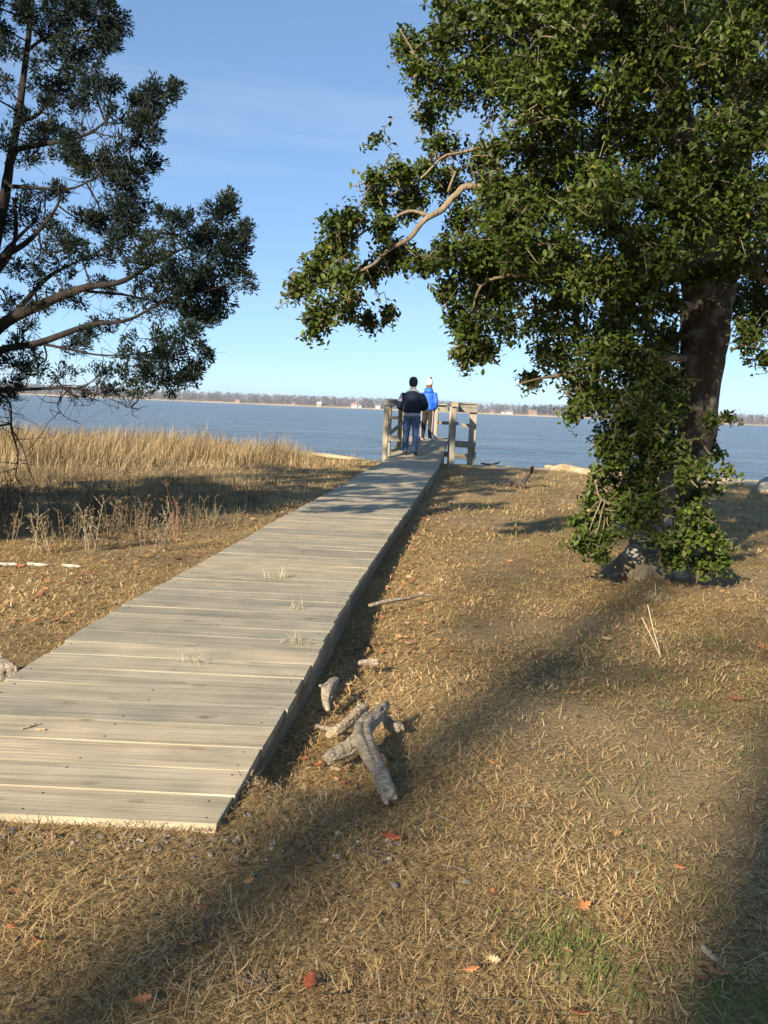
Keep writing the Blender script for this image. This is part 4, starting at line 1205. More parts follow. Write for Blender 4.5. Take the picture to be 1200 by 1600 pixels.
# ------------------------------------------------------------------ lawn
def on_deck(x, y, m=0.0): return (np.abs(x - deck_x(y)) < 0.62 + m) & (y > 2.60 - m) & (y < 25.9)
def straw_cols(n, x, y):
    pal = np.array([[0.68, 0.50, 0.25], [0.54, 0.38, 0.18], [0.42, 0.28, 0.125], [0.28, 0.175, 0.08], [0.74, 0.60, 0.35], [0.16, 0.10, 0.05]])
    k = rng.choice(len(pal), n, p=[0.24, 0.27, 0.21, 0.13, 0.07, 0.08])
    c = pal[k] * rng.uniform(0.8, 1.15, (n, 1)) * np.array([[1.0, 0.925, 0.84]])
    warm = fbm(x * 0.5, y * 0.5, 61, 3)
    bright = np.clip(0.40 + 1.25 * fbm(x * 0.9 + 9, y * 0.7, 62, 4) + 0.55 * (fbm(x * 5 + 2, y * 5, 63, 3) - 0.5), 0.4, 1.4) * np.where(x < deck_x(y), 0.95, 1.0)
    bright = bright + 0.18 * np.clip((x - 0.4) / 1.5, 0, 1) * np.clip((6 - y) / 2, 0, 1)
    c = c * bright[:, None] * np.stack([1 + 0.1 * (warm - .5), np.ones(n), 1 - 0.25 * (warm - .5)], 1)
    return c
greens = []   # (x, y, r, strength) patches of living grass
for px, py, r_, st in ((890, 1500, 0.14, .95), (935, 1545, 0.12, .85), (1160, 1590, 0.12, .95), (1085, 1110, 0.20, .6), (900, 1225, 0.12, .45), (1040, 1240, 0.22, .3), (830, 850, 0.5, .35), (860, 825, 0.3, .3), (1100, 1005, 0.22, .4), (1060, 1390, 0.16, .35), (1090, 1230, 0.12, .35), (990, 1310, 0.14, .25), (930, 1015, 0.12, .35), (1190, 1190, 0.2, .5), (1010, 1190, 0.2, .3), (810, 910, 0.12, .6), (715, 860, 0.15, .3), (690, 1140, .12, .25)):
    p = on(px, py); greens.append((p.x, p.y, r_, st))
def lawn(n, y0, y1, xw, lmin, lmax, wmin, wmax, seed, lo=0.05, hi=0.65):
    y = y0 + (y1 - y0) * rng.random(n)
    x = rng.uniform(-1, 1, n) * (xw(y)) + 0.25
    dens = fbm(x * 1.3, y * 1.3, 31, 4)
    soil = np.clip((fbm(x * 0.9 + 3, y * 0.9, 33, 4) - 0.46) * 5, 0, 1) + 0.45 * np.clip((fbm(x * 3.5, y * 3.5, 35, 3) - 0.56) * 8, 0, 1)
    s = y - shore(x)
    keep = ~on_deck(x, y, 0.0) & (rng.random(n) < np.clip(1.1 - 0.6 * soil - 0.25 * (dens < 0.4), 0.12, 1)) & (s < -1.2 + 1.2 * (dens - 0.5)) & (rng.random(n) < np.clip((-s - 0.8) / 2.2, 0.1, 1))
    x, y = x[keep], y[keep]; n = len(x)
    z = ground_z(x, y)
    c = straw_cols(n, x, y)
    lean = rng.uniform(lo, hi, n) ** 1.0
    L = rng.uniform(lmin, lmax, n)
    g = np.zeros(n)
    for gx_, gy_, r_, st in greens:
        g = np.maximum(g, st * np.exp(-((x - gx_) ** 2 + ((y - gy_)) ** 2) / r_ ** 2))
    g = np.maximum(g, 0.02 + 0.10 * np.clip((x - 0.3) / 1.2, 0, 1) * np.clip((fbm(x * 1.4, y * 1.4, 71, 3) - 0.42) * 6, 0, 1.6))
    isg = rng.random(n) < g
    gc = np.array([[0.150, 0.190, 0.045]]) * rng.uniform(0.6, 1.4, (n, 1))
    c = np.where(isg[:, None], gc, c)
    lean = np.where(isg, rng.uniform(0.25, 1.15, n), lean); L = np.where(isg, L * 0.8, L)
    return blades(np.stack([x, y, z + 0.004 + 0.018 * rng.random(n)], 1), rng.uniform(0, 2 * np.pi, n), lean, L, rng.uniform(wmin, wmax, n), rng.uniform(-0.9, 0.5, n), c)
parts = [lawn(205000, 0.9, 4.2, lambda y: 0.5 * y + 1.4, 0.014, 0.052, 0.0013, 0.0032, 1, 0.0, 0.5),
         lawn(135000, 4.2, 9.0, lambda y: 0.5 * y + 1.6, 0.022, 0.062, 0.0026, 0.0055, 2, 0.0, 0.55),
         lawn(75000, 9.0, 23.5, lambda y: 0.5 * y + 2.0, 0.05, 0.12, 0.005, 0.011, 3),
         lawn(5000, 0.9, 6.0, lambda y: 0.5 * y + 1.6, 0.09, 0.20, 0.0018, 0.003, 4, 0.02, 0.35)]
V_, L_, S_, C_ = merge(parts)
lawn_o = bulk('dry_lawn', V_, L_, S_, C_, M_STRAW)
tag(lawn_o, 'short matted dry straw-coloured lawn grass with a few green patches', 'grass', kind='stuff')

# ------------------------------------------------------------------ tall golden grass along the left shore
def tall_grass():
    parts = []
    def field(n, f_sel, hlo, hhi, wlo, whi, cols, p):
        x = rng.uniform(-16, 0.2, n); y = rng.uniform(15, 25, n)
        k = f_sel(x, y)
        x, y = x[k], y[k]; n = len(x)
        cl_ = fbm(x * 1.1, y * 1.1, 41, 3)
        h = rng.uniform(hlo, hhi, n) * (0.25 + 1.35 * np.clip(cl_ + 0.35 * (vnoise(x * 4, y * 4, 46) - 0.5), 0, 1))
        h *= np.clip((-1.15 + 0.25 * cl_ - x) / 1.6, 0.3, 1)
        c = np.array(cols)[rng.choice(len(cols), n, p=p)] * rng.uniform(0.75, 1.2, (n, 1)) * (0.45 + 1.0 * fbm(x * 1.2, y * 1.2, 43, 3))[:, None]
        return blades(np.stack([x, y, ground_z(x, y) - 0.02], 1), rng.normal(0.3, 1.3, n), rng.uniform(0.75, 1.5, n), h, rng.uniform(wlo, whi, n) * 1.15, rng.uniform(-0.9, 0.1, n), c)
    gold = [[0.42, 0.295, 0.145], [0.33, 0.22, 0.105], [0.48, 0.375, 0.215], [0.22, 0.14, 0.075], [0.30, 0.25, 0.105]]
    edge = lambda x: 17.2 + 0.5 * np.sin(x * 1.3) + np.clip((x + 5) * 0.75, 0, 6)
    sel = lambda x, y: (y > edge(x) + 0.5 * (fbm(x * 2, y * 2, 44, 2) - 0.5)) & (y < shore(x) - 0.1) & (x < -1.0 + 0.5 * (fbm(x * 2, y * 2, 45, 2)))
    parts.append(field(46000, sel, 0.30, 0.76, 0.006, 0.012, gold, [.3, .28, .17, .15, .10]))
    # lower thinner fringe in front of it
    sel2 = lambda x, y: (y > edge(x) - 1.6) & (y < edge(x) + 0.8) & (x < deck_x(y) - 0.8)
    parts.append(field(16000, sel2, 0.16, 0.45, 0.005, 0.010, [[0.46, 0.36, 0.20], [0.36, 0.26, 0.14], [0.24, 0.17, 0.10]], [.4, .4, .2]))
    # tufts on the bank by the pier
    sel3 = lambda x, y: (y > 20.5) & (y < shore(x) + 0.2) & (x > -1.4) & (x < deck_x(y) - 0.66)
    parts.append(field(16000, sel3, 0.25, 0.6, 0.005, 0.010, [[0.50, 0.40, 0.17], [0.40, 0.36, 0.13], [0.56, 0.42, 0.22]], [.4, .3, .3]))
    V_, L_, S_, C_ = merge(parts)
    o = bulk('tall_shore_grass', V_, L_, S_, C_, M_STRAW)
    tag(o, 'tall golden dry grass along the shore left of the boardwalk', 'grass', kind='stuff')
tall_grass()

# ------------------------------------------------------------------ dry weeds standing in the cedar's shade
M_WEED = attr_mat('dry weed', 0.85, 0.1, 0.1)
THICKET = []
def weed(px, py, h, bushy, label, group, seed, tone):
    rr = random.Random(seed)
    p0 = on(px, py); p0.z = gz(p0.x, p0.y)
    mb = MB()
    n_st = 2 + bushy
    for s in range(n_st):
        a = rr.uniform(0, 6.28)
        q = Vector((p0.x + rr.uniform(-.06, .06) * bushy * 0.5, p0.y + rr.uniform(-.06, .06), p0.z - 0.01))
        d = Vector((math.cos(a) * 0.22, math.sin(a) * 0.22, 1)).normalized()
        hh = h * rr.uniform(0.6, 1.05)
        pts = [q]
        for k in range(4):
            d = (d + Vector((rr.uniform(-.12, .12), rr.uniform(-.12, .12), 0))).normalized()
            pts.append(pts[-1] + d * hh / 4)
        mb.tube(pts, [0.0042, 0.0038, 0.003, 0.0024, 0.0014], 3, cap=False)
        for k in range(5 + 2 * bushy):
            i_ = rr.randint(1, 4); e = pts[i_]
            dd = Vector((rr.uniform(-1, 1), rr.uniform(-1, 1), rr.uniform(0.5, 1.4))).normalized()
            L = hh * rr.uniform(0.12, 0.3)
            m_ = e + dd * L
            mb.tube([e, e + dd * L * 0.5 + Vector((0, 0, 0.005)), m_], [0.0025, 0.002, 0.001], 3, cap=False)
            for t in range(4):          # seed heads and shrivelled leaves
                f = m_ - dd * L * rr.uniform(0, 0.6)
                v1 = Vector((rr.uniform(-1, 1), rr.uniform(-1, 1), rr.uniform(-0.3, 1))).normalized() * rr.uniform(0.015, 0.035)
                v2 = Vector((rr.uniform(-1, 1), rr.uniform(-1, 1), rr.uniform(-1, 1))).normalized() * 0.006
                mb.add([f - v2, f + v2, f + v1], [(0, 1, 2)])
    if label is None:
        THICKET.append((mb, tone)); return
    me = mb.mesh('dry_weed', p0)
    a = me.color_attributes.new('col', 'FLOAT_COLOR', 'POINT')
    nv = len(me.vertices)
    c_ = np.ones((nv, 4), np.float32); c_[:, :3] = np.array(tone) * rng.uniform(0.7, 1.25, (nv, 1))
    a.data.foreach_set('color', c_.ravel())
    o = link('dry_weed', me, M_WEED, None, p0)
    tag(o, label, 'weed', group)
WG = 'dry weeds left of the boardwalk'
rw = random.Random(9)
weed(250, 862, 0.42, 2, 'sunlit pale weed stalks, nearest the boardwalk of the front row', WG, 1, (0.30, 0.24, 0.15))
weed(332, 828, 0.36, 0, 'single thin greenish weed stalk standing closest to the boardwalk', WG, 2, (0.20, 0.18, 0.09))
weed(276, 845, 0.40, 1, 'reddish brown weed just right of the pale sunlit weed', WG, 3, (0.30, 0.16, 0.09))
for k in range(34):
    x = rw.uniform(-30, 235) if k > 8 else rw.uniform(120, 320); y_ = rw.uniform(800, 868) - (0 if x > 0 else 10)
    weed(x, y_, rw.uniform(0.26, 0.50), rw.randint(1, 3), None, None, 20 + k, rw.choice([(0.18, 0.135, 0.08), (0.16, 0.115, 0.07), (0.13, 0.09, 0.06), (0.21, 0.165, 0.10)]))
weed(150, 862, 0.40, 3, 'bushy tan weed at the front of the thicket, third from the boardwalk', WG, 11, (0.29, 0.235, 0.15))
weed(60, 866, 0.44, 3, 'bushy tan weed at the left front, above the bleached boards', WG, 12, (0.28, 0.225, 0.14))
tm = MB(); tcol = []
for b__, tone in THICKET:
    tm.add(b__.v, b__.f); tcol.append(np.array(tone)[None] * rng.uniform(0.7, 1.25, (len(b__.v), 1)))
me = tm.mesh('weed_thicket')
a = me.color_attributes.new('col', 'FLOAT_COLOR', 'POINT')
c_ = np.ones((len(tm.v), 4), np.float32); c_[:, :3] = np.concatenate(tcol); a.data.foreach_set('color', c_.ravel())
tag(link('weed_thicket', me, M_WEED), 'thicket of brown dry weeds at left below the cedar', 'weeds', kind='stuff')
# low dry growth between them
def under():
    n = 15000
    x = rng.uniform(-9, -1.2, n); y = rng.uniform(8.2, 15.5, n)
    k = (x < deck_x(y) - 0.9 - 0.12 * (y - 8)) & (fbm(x * 1.5, y * 1.5, 70, 3) > 0.36) & (x < -1.5 - np.clip(9.5 - y, 0, 2))
    x, y = x[k], y[k]; n = len(x)
    pal = np.array([[0.33, 0.25, 0.14], [0.24, 0.17, 0.10], [0.15, 0.11, 0.07], [0.20, 0.18, 0.09]])
    c = pal[rng.integers(0, 4, n)] * rng.uniform(0.8, 1.2, (n, 1))
    V_, L_, S_, C_ = blades(np.stack([x, y, ground_z(x, y)], 1), rng.uniform(0, 6.28, n), rng.uniform(0.6, 1.45, n), rng.uniform(0.1, 0.30, n), rng.uniform(0.004, 0.008, n), rng.uniform(-1.0, 0.2, n), c)
    tag(bulk('weedy_undergrowth', V_, L_, S_, C_, M_STRAW), 'low brown undergrowth in the cedar shade left of the boardwalk', 'undergrowth', kind='stuff')
under()

# ------------------------------------------------------------------ driftwood
def log(name, label, pieces, mat, voxel=0.008, cat='driftwood', group=None, rough=0.006, f=40, seed=0):
    mb = MB()
    for pts in pieces:
        p = spline(pts, 6); n0 = len(mb.v)
        mb.tube(p[:, :3], np.maximum(p[:, 3], 0.004), 22)
        # long ridges, hollows and knots along the grain
        npt = len(p)
        for i_ in range(npt):
            for k_ in range(22):
                c3 = p[i_, :3]; v3 = np.array(mb.v[n0 + i_ * 22 + k_])
                a_ = 6.283 * k_ / 22
                g_ = float(fbm(np.array([math.cos(a_) * 2.2 + seed * 3.1]), np.array([math.sin(a_) * 2.2 + i_ * 0.10]), seed, 2)[0]) - 0.5
                g2 = float(vnoise(np.array([math.cos(a_) * 0.8 + i_ * 0.45]), np.array([math.sin(a_) * 0.8 + seed]), seed + 5)) - 0.5
                cr_ = float(vnoise(np.array([k_ * 0.9 + 13 * seed]), np.array([i_ * 0.11 + seed]), seed + 9)); k2 = 0.88 + 0.5 * g_ + 0.2 * g2 - 0.34 * max(0.0, 1 - abs(cr_ - 0.5) * 9)
                if i_ in (0, npt - 1): k2 *= 0.85
                w3 = c3 + (v3 - c3) * k2
                if i_ in (0, npt - 1):          # broken, splintered ends
                    t3 = p[i_, :3] - p[1 if i_ == 0 else npt - 2, :3]; t3 = t3 / (np.linalg.norm(t3) + 1e-9)
                    w3 = w3 + t3 * p[i_, 3] * 1.3 * (float(vnoise(np.array([k_ * 0.8]), np.array([seed * 1.7]), seed + 3)) - 0.35)
                mb.v[n0 + i_ * 22 + k_] = tuple(w3)
    allp = np.array([q[:3] for pts in pieces for q in pts])
    org = Vector((allp[:, 0].mean(), allp[:, 1].mean(), max(0.0, allp[:, 2].min() - 0.03)))
    me = remesh(mb, name, voxel * (0.65 if voxel < 0.0065 else 0.8), 1, lambda c: rough * 0.6 * (fbm(c[:, 0] * f + c[:, 2] * 20, c[:, 1] * f * 0.8, seed, 3) - 0.5))
    o = place(me, name, mat, None, org)
    return tag(o, label, cat, group)
def L3(x, y, z, r): p = on(x, y, z); return (p.x, p.y, p.z, r)
DG = 'driftwood pieces on the lawn'
log('driftwood_log', 'forked grey driftwood log lying on the grass beside the boardwalk', [
    [L3(606, 1100, 0.115, 0.016), L3(592, 1112, 0.11, 0.034), L3(572, 1132, 0.10, 0.040), L3(566, 1150, 0.095, 0.042), L3(575, 1172, 0.085, 0.036), L3(590, 1200, 0.06, 0.033), L3(600, 1222, 0.045, 0.034), L3(606, 1238, 0.035, 0.033), L3(610, 1247, 0.03, 0.026)],
    [L3(572, 1140, 0.09, 0.036), L3(550, 1162, 0.06, 0.034), L3(530, 1176, 0.04, 0.033), L3(512, 1186, 0.03, 0.026)],
    [L3(566, 1146, 0.10, 0.03), L3(560, 1158, 0.06, 0.03)],
    [L3(598, 1232, 0.04, 0.02), L3(603, 1252, 0.025, 0.012), L3(605, 1256, 0.025, 0.006)],
    [L3(612, 1230, 0.04, 0.018), L3(619, 1248, 0.03, 0.010)]], M_DRIFT, 0.006, group=DG, seed=3)
log('driftwood_log', 'short pale tan driftwood piece leaning behind the forked log', [
    [L3(574, 1104, 0.06, 0.018), L3(560, 1112, 0.06, 0.026), L3(545, 1128, 0.045, 0.026), L3(525, 1142, 0.035, 0.024), L3(510, 1150, 0.02, 0.016)],
    [L3(562, 1098, 0.075, 0.010), L3(560, 1110, 0.06, 0.02)]], M_DRIFTPALE, 0.006, group=DG, seed=4)
log('driftwood_stick', 'small pale stick left of the forked driftwood, pointing at the boardwalk', [[L3(494, 1134, 0.02, 0.010), L3(510, 1138, 0.022, 0.012), L3(528, 1140, 0.02, 0.010)]], M_DRIFT, 0.005, group=DG, seed=5)
log('driftwood_stub', 'stubby sawn-off driftwood piece on the right of the forked log', [[L3(598, 1124, 0.035, 0.026), L3(612, 1132, 0.035, 0.027), L3(625, 1138, 0.035, 0.025)]], M_DRIFT, 0.005, group=DG, seed=6)
log('driftwood_chunk', 'grey driftwood chunk in the shadow against the boardwalk side', [[L3(524, 1062, 0.07, 0.022), L3(514, 1078, 0.06, 0.034), L3(510, 1096, 0.03, 0.026), L3(512, 1108, 0.015, 0.014)], [L3(514, 1076, 0.06, 0.02), L3(500, 1072, 0.09, 0.012)]], M_DRIFT, 0.007, group=DG, seed=7)
log('driftwood_stub', 'tiny grey wood stub in the grass above the driftwood logs', [[L3(562, 1036, 0.02, 0.016), L3(578, 1034, 0.025, 0.02), L3(590, 1034, 0.03, 0.022)]], M_DRIFT, 0.006, group=DG, seed=8)
log('fallen_stick', 'long thin brown stick lying across the grass right of boardwalk', [[L3(577, 946, 0.03, 0.013), L3(600, 940, 0.04, 0.016), L3(640, 934, 0.035, 0.013), L3(660, 930, 0.03, 0.010), L3(684, 930, 0.02, 0.006)]], M_DRIFT, 0.006, cat='stick', seed=9)
log('driftwood_branch', 'dark curved branch sticking up from a log near the shore', [[L3(802, 752, 0.05, 0.09), L3(815, 757, 0.06, 0.10)], [L3(816, 758, 0.05, 0.06), L3(822, 746, 0.17, 0.05), L3(829, 737, 0.27, 0.045), L3(832, 728, 0.42, 0.03)]], M_DRIFTDARK, 0.015, group='driftwood along the shore', seed=10)
log('shore_log', 'big pale driftwood log lying on the beach crest right of pier', [[L3(862, 732, 0.08, 0.08), L3(880, 731, 0.11, 0.12), L3(900, 735, 0.10, 0.09), L3(945, 741, 0.06, 0.06)]], M_DRIFTPALE, 0.018, group='driftwood along the shore', seed=11)
log('shore_log', 'thin bleached log on the left shore behind dry grass', [[L3(488, 709, 0.10, 0.04), L3(510, 712, 0.13, 0.06), L3(545, 716, 0.12, 0.05), L3(570, 719, 0.08, 0.03)]], M_DRIFTPALE, 0.016, group='driftwood along the shore', seed=12)
log('shore_stick', 'small dark stick beside the pale stone near the pier foot', [[L3(752, 724, 0.02, 0.03), L3(768, 726, 0.05, 0.03), L3(781, 722, 0.12, 0.02)]], M_DRIFTDARK, 0.012, group='driftwood along the shore', seed=13)
log('shore_rock', 'dark grey boulder on the beach at the right edge of the picture', [[L3(1186, 768, 0.02, 0.09), L3(1198, 764, 0.06, 0.15), L3(1225, 768, 0.06, 0.16)], [L3(1192, 760, 0.08, 0.13), L3(1196, 756, 0.12, 0.12), L3(1205, 752, 0.14, 0.12)]], M_ROCK, 0.02, cat='rock', rough=0.02, f=8, seed=14)
log('driftwood_root', 'grey gnarled root end poking out left of the boardwalk', [[L3(-30, 1042, 0.05, 0.05), L3(5, 1045, 0.06, 0.055), L3(20, 1056, 0.04, 0.045), L3(14, 1075, 0.02, 0.03)], [L3(5, 1040, 0.07, 0.03), L3(0, 1066, 0.04, 0.03)]], M_DRIFT, 0.008, group=DG, seed=15)
WB = 'bleached wood pieces in the grass at left'
M_BLEACH = bark_mat('white bleached wood', (0.40, 0.36, 0.29), (0.66, 0.61, 0.51), scale=12, stretch=1.0, bump=0.3)
M_ORANGE = simple('faded orange plastic', (0.62, 0.22, 0.10), 0.6, 0.2, 30, 0.1)
log('bleached_board', 'longest white bleached board, at the left edge of the picture', [[L3(-40, 880, 0.025, 0.017), L3(-8, 882, 0.028, 0.019), L3(26, 882, 0.025, 0.016)]], M_BLEACH, 0.008, 'board', WB, seed=16)
log('bleached_board', 'middle white bleached board between orange scrap and shortest board', [[L3(44, 881, 0.022, 0.016), L3(64, 882, 0.024, 0.015), L3(78, 883, 0.02, 0.010)]], M_BLEACH, 0.008, 'board', WB, seed=17)
log('bleached_board', 'shortest white bleached board, rightmost of the three in the left grass', [[L3(97, 883, 0.02, 0.014), L3(112, 884, 0.024, 0.017), L3(125, 885, 0.02, 0.012)]], M_BLEACH, 0.008, 'board', WB, seed=18)
log('orange_scrap', 'small orange scrap between the white bleached boards', [[L3(24, 884, 0.02, 0.012), L3(34, 884, 0.022, 0.014), L3(42, 883, 0.02, 0.010)]], M_ORANGE, 0.008, 'scrap', seed=19)
# stones by the water, right of the pier
for k, (px, py, r_, lab) in enumerate(((770, 729, 0.09, 'rounded pale stone at the foot of the pier, left of two'), (796, 731, 0.07, 'low pale stone near the pier foot, right of two'), (858, 730, 0.09, 'pale stone touching the left end of the beach log'))):
    p = on(px, py, 0.03)
    mb = MB(); mb.ball((p.x, p.y, p.z), (r_ * 1.4, r_, r_ * 0.7), 12, 8)
    me = remesh(mb, 'stone', 0.02, 2, lambda c: 0.03 * (fbm(c[:, 0] * 9, c[:, 1] * 9 + c[:, 2] * 9, k, 3) - 0.5))
    tag(place(me, 'stone', M_DRIFTPALE, None, (p.x, p.y, 0)), lab, 'stone', 'stones near the pier')

# ------------------------------------------------------------------ gravel at the foot of the boardwalk
mb = MB()
for k in range(230):
    x = random.gauss(-0.75, 0.55); y_ = 2.58 - abs(random.gauss(0, 0.10))
    if random.random() < 0.25: x = random.uniform(-0.6, 0.1); y_ = random.uniform(2.4, 3.2)
    if bool(on_deck(np.array([x]), np.array([y_]), 0.01)[0]): continue
    r_ = random.uniform(0.004, 0.012)
    mb.ball((x, y_, gz(x, y_) + r_ * 0.45), (r_ * random.uniform(.9, 1.5), r_, r_ * 0.6), 6, 4, rot=Matrix.Rotation(random.uniform(0, 6), 3, 'Z') @ Matrix.Rotation(random.uniform(-.5, .5), 3, 'X'))
me = mb.mesh('gravel')
a = me.color_attributes.new('col', 'FLOAT_COLOR', 'POINT')
nv = len(me.vertices); per = 6 * 3 + 2
tones = np.array([[0.16, 0.15, 0.135], [0.24, 0.21, 0.17], [0.09, 0.09, 0.09], [0.38, 0.34, 0.28], [0.20, 0.15, 0.10]])
c_ = np.ones((nv, 4), np.float32); c_[:, :3] = np.repeat(tones[rng.integers(0, 5, nv // per + 1)] * rng.uniform(0.8, 1.2, (nv // per + 1, 1)), per, 0)[:nv]
a.data.foreach_set('color', c_.ravel())
tag(link('gravel', me, attr_mat('gravel stone', 0.8, 0, 0.3)), 'grey gravel scattered in the grass before the boardwalk end', 'gravel', kind='stuff')

# ------------------------------------------------------------------ fallen leaves
OAK = [(0, 0.02), (0.12, 0.05), (0.22, 0.20), (0.30, 0.10), (0.42, 0.34), (0.54, 0.12), (0.68, 0.30), (0.76, 0.10), (0.90, 0.14), (1.0, 0.0)]
def oak_leaf_geo(c, size, az, tilt, curl, seed):
    rr = random.Random(seed)
    M = Matrix.Rotation(az, 3, 'Z') @ Matrix.Rotation(tilt, 3, 'X') @ Matrix.Rotation(-rr.uniform(0.0, 0.25), 3, 'Y')
    spine, lft, rgt = [], [], []
    for x, w in OAK:
        k = rr.uniform(0.85, 1.15)
        z = curl * (x - 0.5) ** 2
        spine.append((x - 0.5, 0, z)); lft.append((x - 0.5, w * k, z + curl * 1.5 * w * w + 0.03 * rr.random())); rgt.append((x - 0.5, -w * k, z + curl * 1.5 * w * w + 0.03 * rr.random()))
    n_ = len(OAK)
    vs = [Vector(c) + M @ (Vector(p) * size) for p in spine + lft + rgt]
    vs.append(Vector(c) + M @ (Vector((-0.78, 0.02, 0.02)) * size))
    fs = []
    for k in range(n_ - 1):
        fs.append((k, k + 1, n_ + k + 1, n_ + k)); fs.append((k + 1, k, 2 * n_ + k, 2 * n_ + k + 1))
    fs.append((3 * n_, 2 * n_, n_))
    return vs, fs
def leaf_mat(name, col): return simple(name, col, 0.65, 0.3, 40, 0.2, 90)
LM = {'red': leaf_mat('red oak leaf', (0.27, 0.068, 0.032)), 'rust': leaf_mat('rust oak leaf', (0.36, 0.13, 0.05)), 'orange': leaf_mat('orange oak leaf', (0.50, 0.21, 0.075)), 'tan': leaf_mat('tan oak leaf', (0.50, 0.36, 0.20)), 'brown': leaf_mat('brown oak leaf', (0.20, 0.10, 0.05))}
LG = 'fallen oak leaves on the lawn'
FL = [(610, 1322, .070, 'red', 'dark red oak leaf lying flat, nearest below the forked driftwood'),
      (484, 1545, .068, 'red', 'bright red curled oak leaf at the bottom centre'),
      (520, 1568, .050, 'brown', 'brown shrivelled leaf just right of the bright red leaf'),
      (295, 1484, .050, 'orange', 'orange lobed oak leaf in the left foreground shadow edge'),
      (62, 1478, .058, 'rust', 'rust leaf standing on edge at the left foreground'),
      (388, 1388, .036, 'orange', 'small orange leaf just below the boardwalk corner'),
      (315, 1428, .040, 'rust', 'small rust leaf above the orange lobed leaf'),
      (736, 1526, .042, 'orange', 'orange leaf alone in the bottom middle grass'),
      (910, 1420, .062, 'orange', 'long pale orange leaf left of the green tuft'),
      (768, 1404, .036, 'rust', 'small rust leaf between red leaf and long orange leaf'),
      (1108, 1498, .058, 'tan', 'broad tan leaf at the bottom right near the shade'),
      (1122, 1524, .060, 'orange', 'orange leaf tucked under the broad tan leaf'),
      (1152, 1088, .080, 'rust', 'cluster-like rust leaf at the right edge of the sunlit lawn'),
      (1062, 1360, .036, 'orange', 'small orange leaf at right, near green blades'),
      (905, 1588, .050, 'rust', 'rust leaf cut by the bottom edge of the picture'),
      (768, 1188, .034, 'orange', 'small orange leaf right of the driftwood end'),
      (548, 1072, .075, 'tan', 'pale tan leaf beside the boardwalk shadow above the driftwood'),
      (560, 1092, .060, 'orange', 'orange leaf half in shadow above the driftwood'),
      (500, 1172, .060, 'rust', 'rust leaf under the left arm of the forked log'),
      (596, 1042, .055, 'orange', 'orange leaf by the tiny wood stub'),
      (708, 1010, .075, 'rust', 'rust leaf alone right of the long stick'),
      (715, 858, .12, 'tan', 'pale tan leaf far up the lawn beside the walkway shadow'),
      (50, 968, .08, 'orange', 'orange leaf on the grass left of boardwalk'),
      (636, 1124, .05, 'rust', 'rust leaf touching the sawn-off driftwood piece'),
      (20, 1458, .045, 'rust', 'rust leaf at the left edge of the foreground')]
for k, (px, py, s_, col, lab) in enumerate(FL):
    p = on(px, py, 0.03)
    z0 = gz(p.x, p.y) + 0.028
    rr = random.Random(k + 50)
    vs, fs = oak_leaf_geo((p.x, p.y, z0), s_ * 0.95, rr.uniform(0, 6.28), rr.uniform(-0.5, 0.5), rr.uniform(0.2, 0.9), k)
    mb = MB(); mb.add(vs, fs)
    o = mb.build('oak_leaf', LM[col], None, org=(p.x, p.y, z0), smooth=True)
    md = o.modifiers.new('thick', 'SOLIDIFY'); md.thickness = 0.0008
    tag(o, lab, 'leaf', LG)
# leaf fragments too many to count
vs_all, fs_all, cols_all = [], [], []
nfrag = 1500
tonel = np.array([[0.30, 0.12, 0.05], [0.20, 0.10, 0.055], [0.40, 0.20, 0.08], [0.44, 0.32, 0.18], [0.14, 0.08, 0.05]])
rf_ = random.Random(77)
k = 0
while k < nfrag:
    yv = 1.3 + 18 * rf_.random() ** 1.8
    xv = rf_.uniform(-1, 1) * (0.5 * yv + 1) + 0.2
    # thicker drifts against the boardwalk and left of it
    if rf_.random() < 0.30: xv = float(deck_x(yv)) + 0.75 + abs(rf_.gauss(0, 0.25)); yv = yv if yv > 3.0 else rf_.uniform(3.0, 5.5)
    elif rf_.random() < 0.35: xv = float(deck_x(max(yv, 4))) - 0.9 - abs(rf_.gauss(0, 0.9)); yv = yv if yv > 4.0 else rf_.uniform(4.0, 9.0)
    if bool(on_deck(np.array([xv]), np.array([yv]), 0.02)[0]): continue
    if yv > float(shore(np.array([xv]))[0]) - 1: continue
    v_, f_ = oak_leaf_geo((xv, yv, gz(xv, yv) + 0.022), rf_.uniform(0.018, 0.042) * (1.0 if yv < 5 else 1.7), rf_.uniform(0, 6.28), rf_.uniform(-0.8, 0.8), rf_.uniform(0, 1.0), k)
    n0 = len(vs_all); vs_all += v_; fs_all += [tuple(i + n0 for i in f) for f in f_]
    cols_all.append(np.repeat((tonel[rf_.randrange(5)] * rf_.uniform(0.7, 1.25))[None], len(v_), 0))
    k += 1
me = bpy.data.meshes.new('leaf_litter'); me.from_pydata([tuple(v) for v in vs_all], [], fs_all); me.update()
a = me.color_attributes.new('col', 'FLOAT_COLOR', 'POINT')
c_ = np.ones((len(vs_all), 4), np.float32); c_[:, :3] = np.concatenate(cols_all); a.data.foreach_set('color', c_.ravel())
tag(link('leaf_litter', me, M_DEADLEAF), 'small brown and orange leaf scraps scattered over the lawn', 'leaves', kind='stuff')

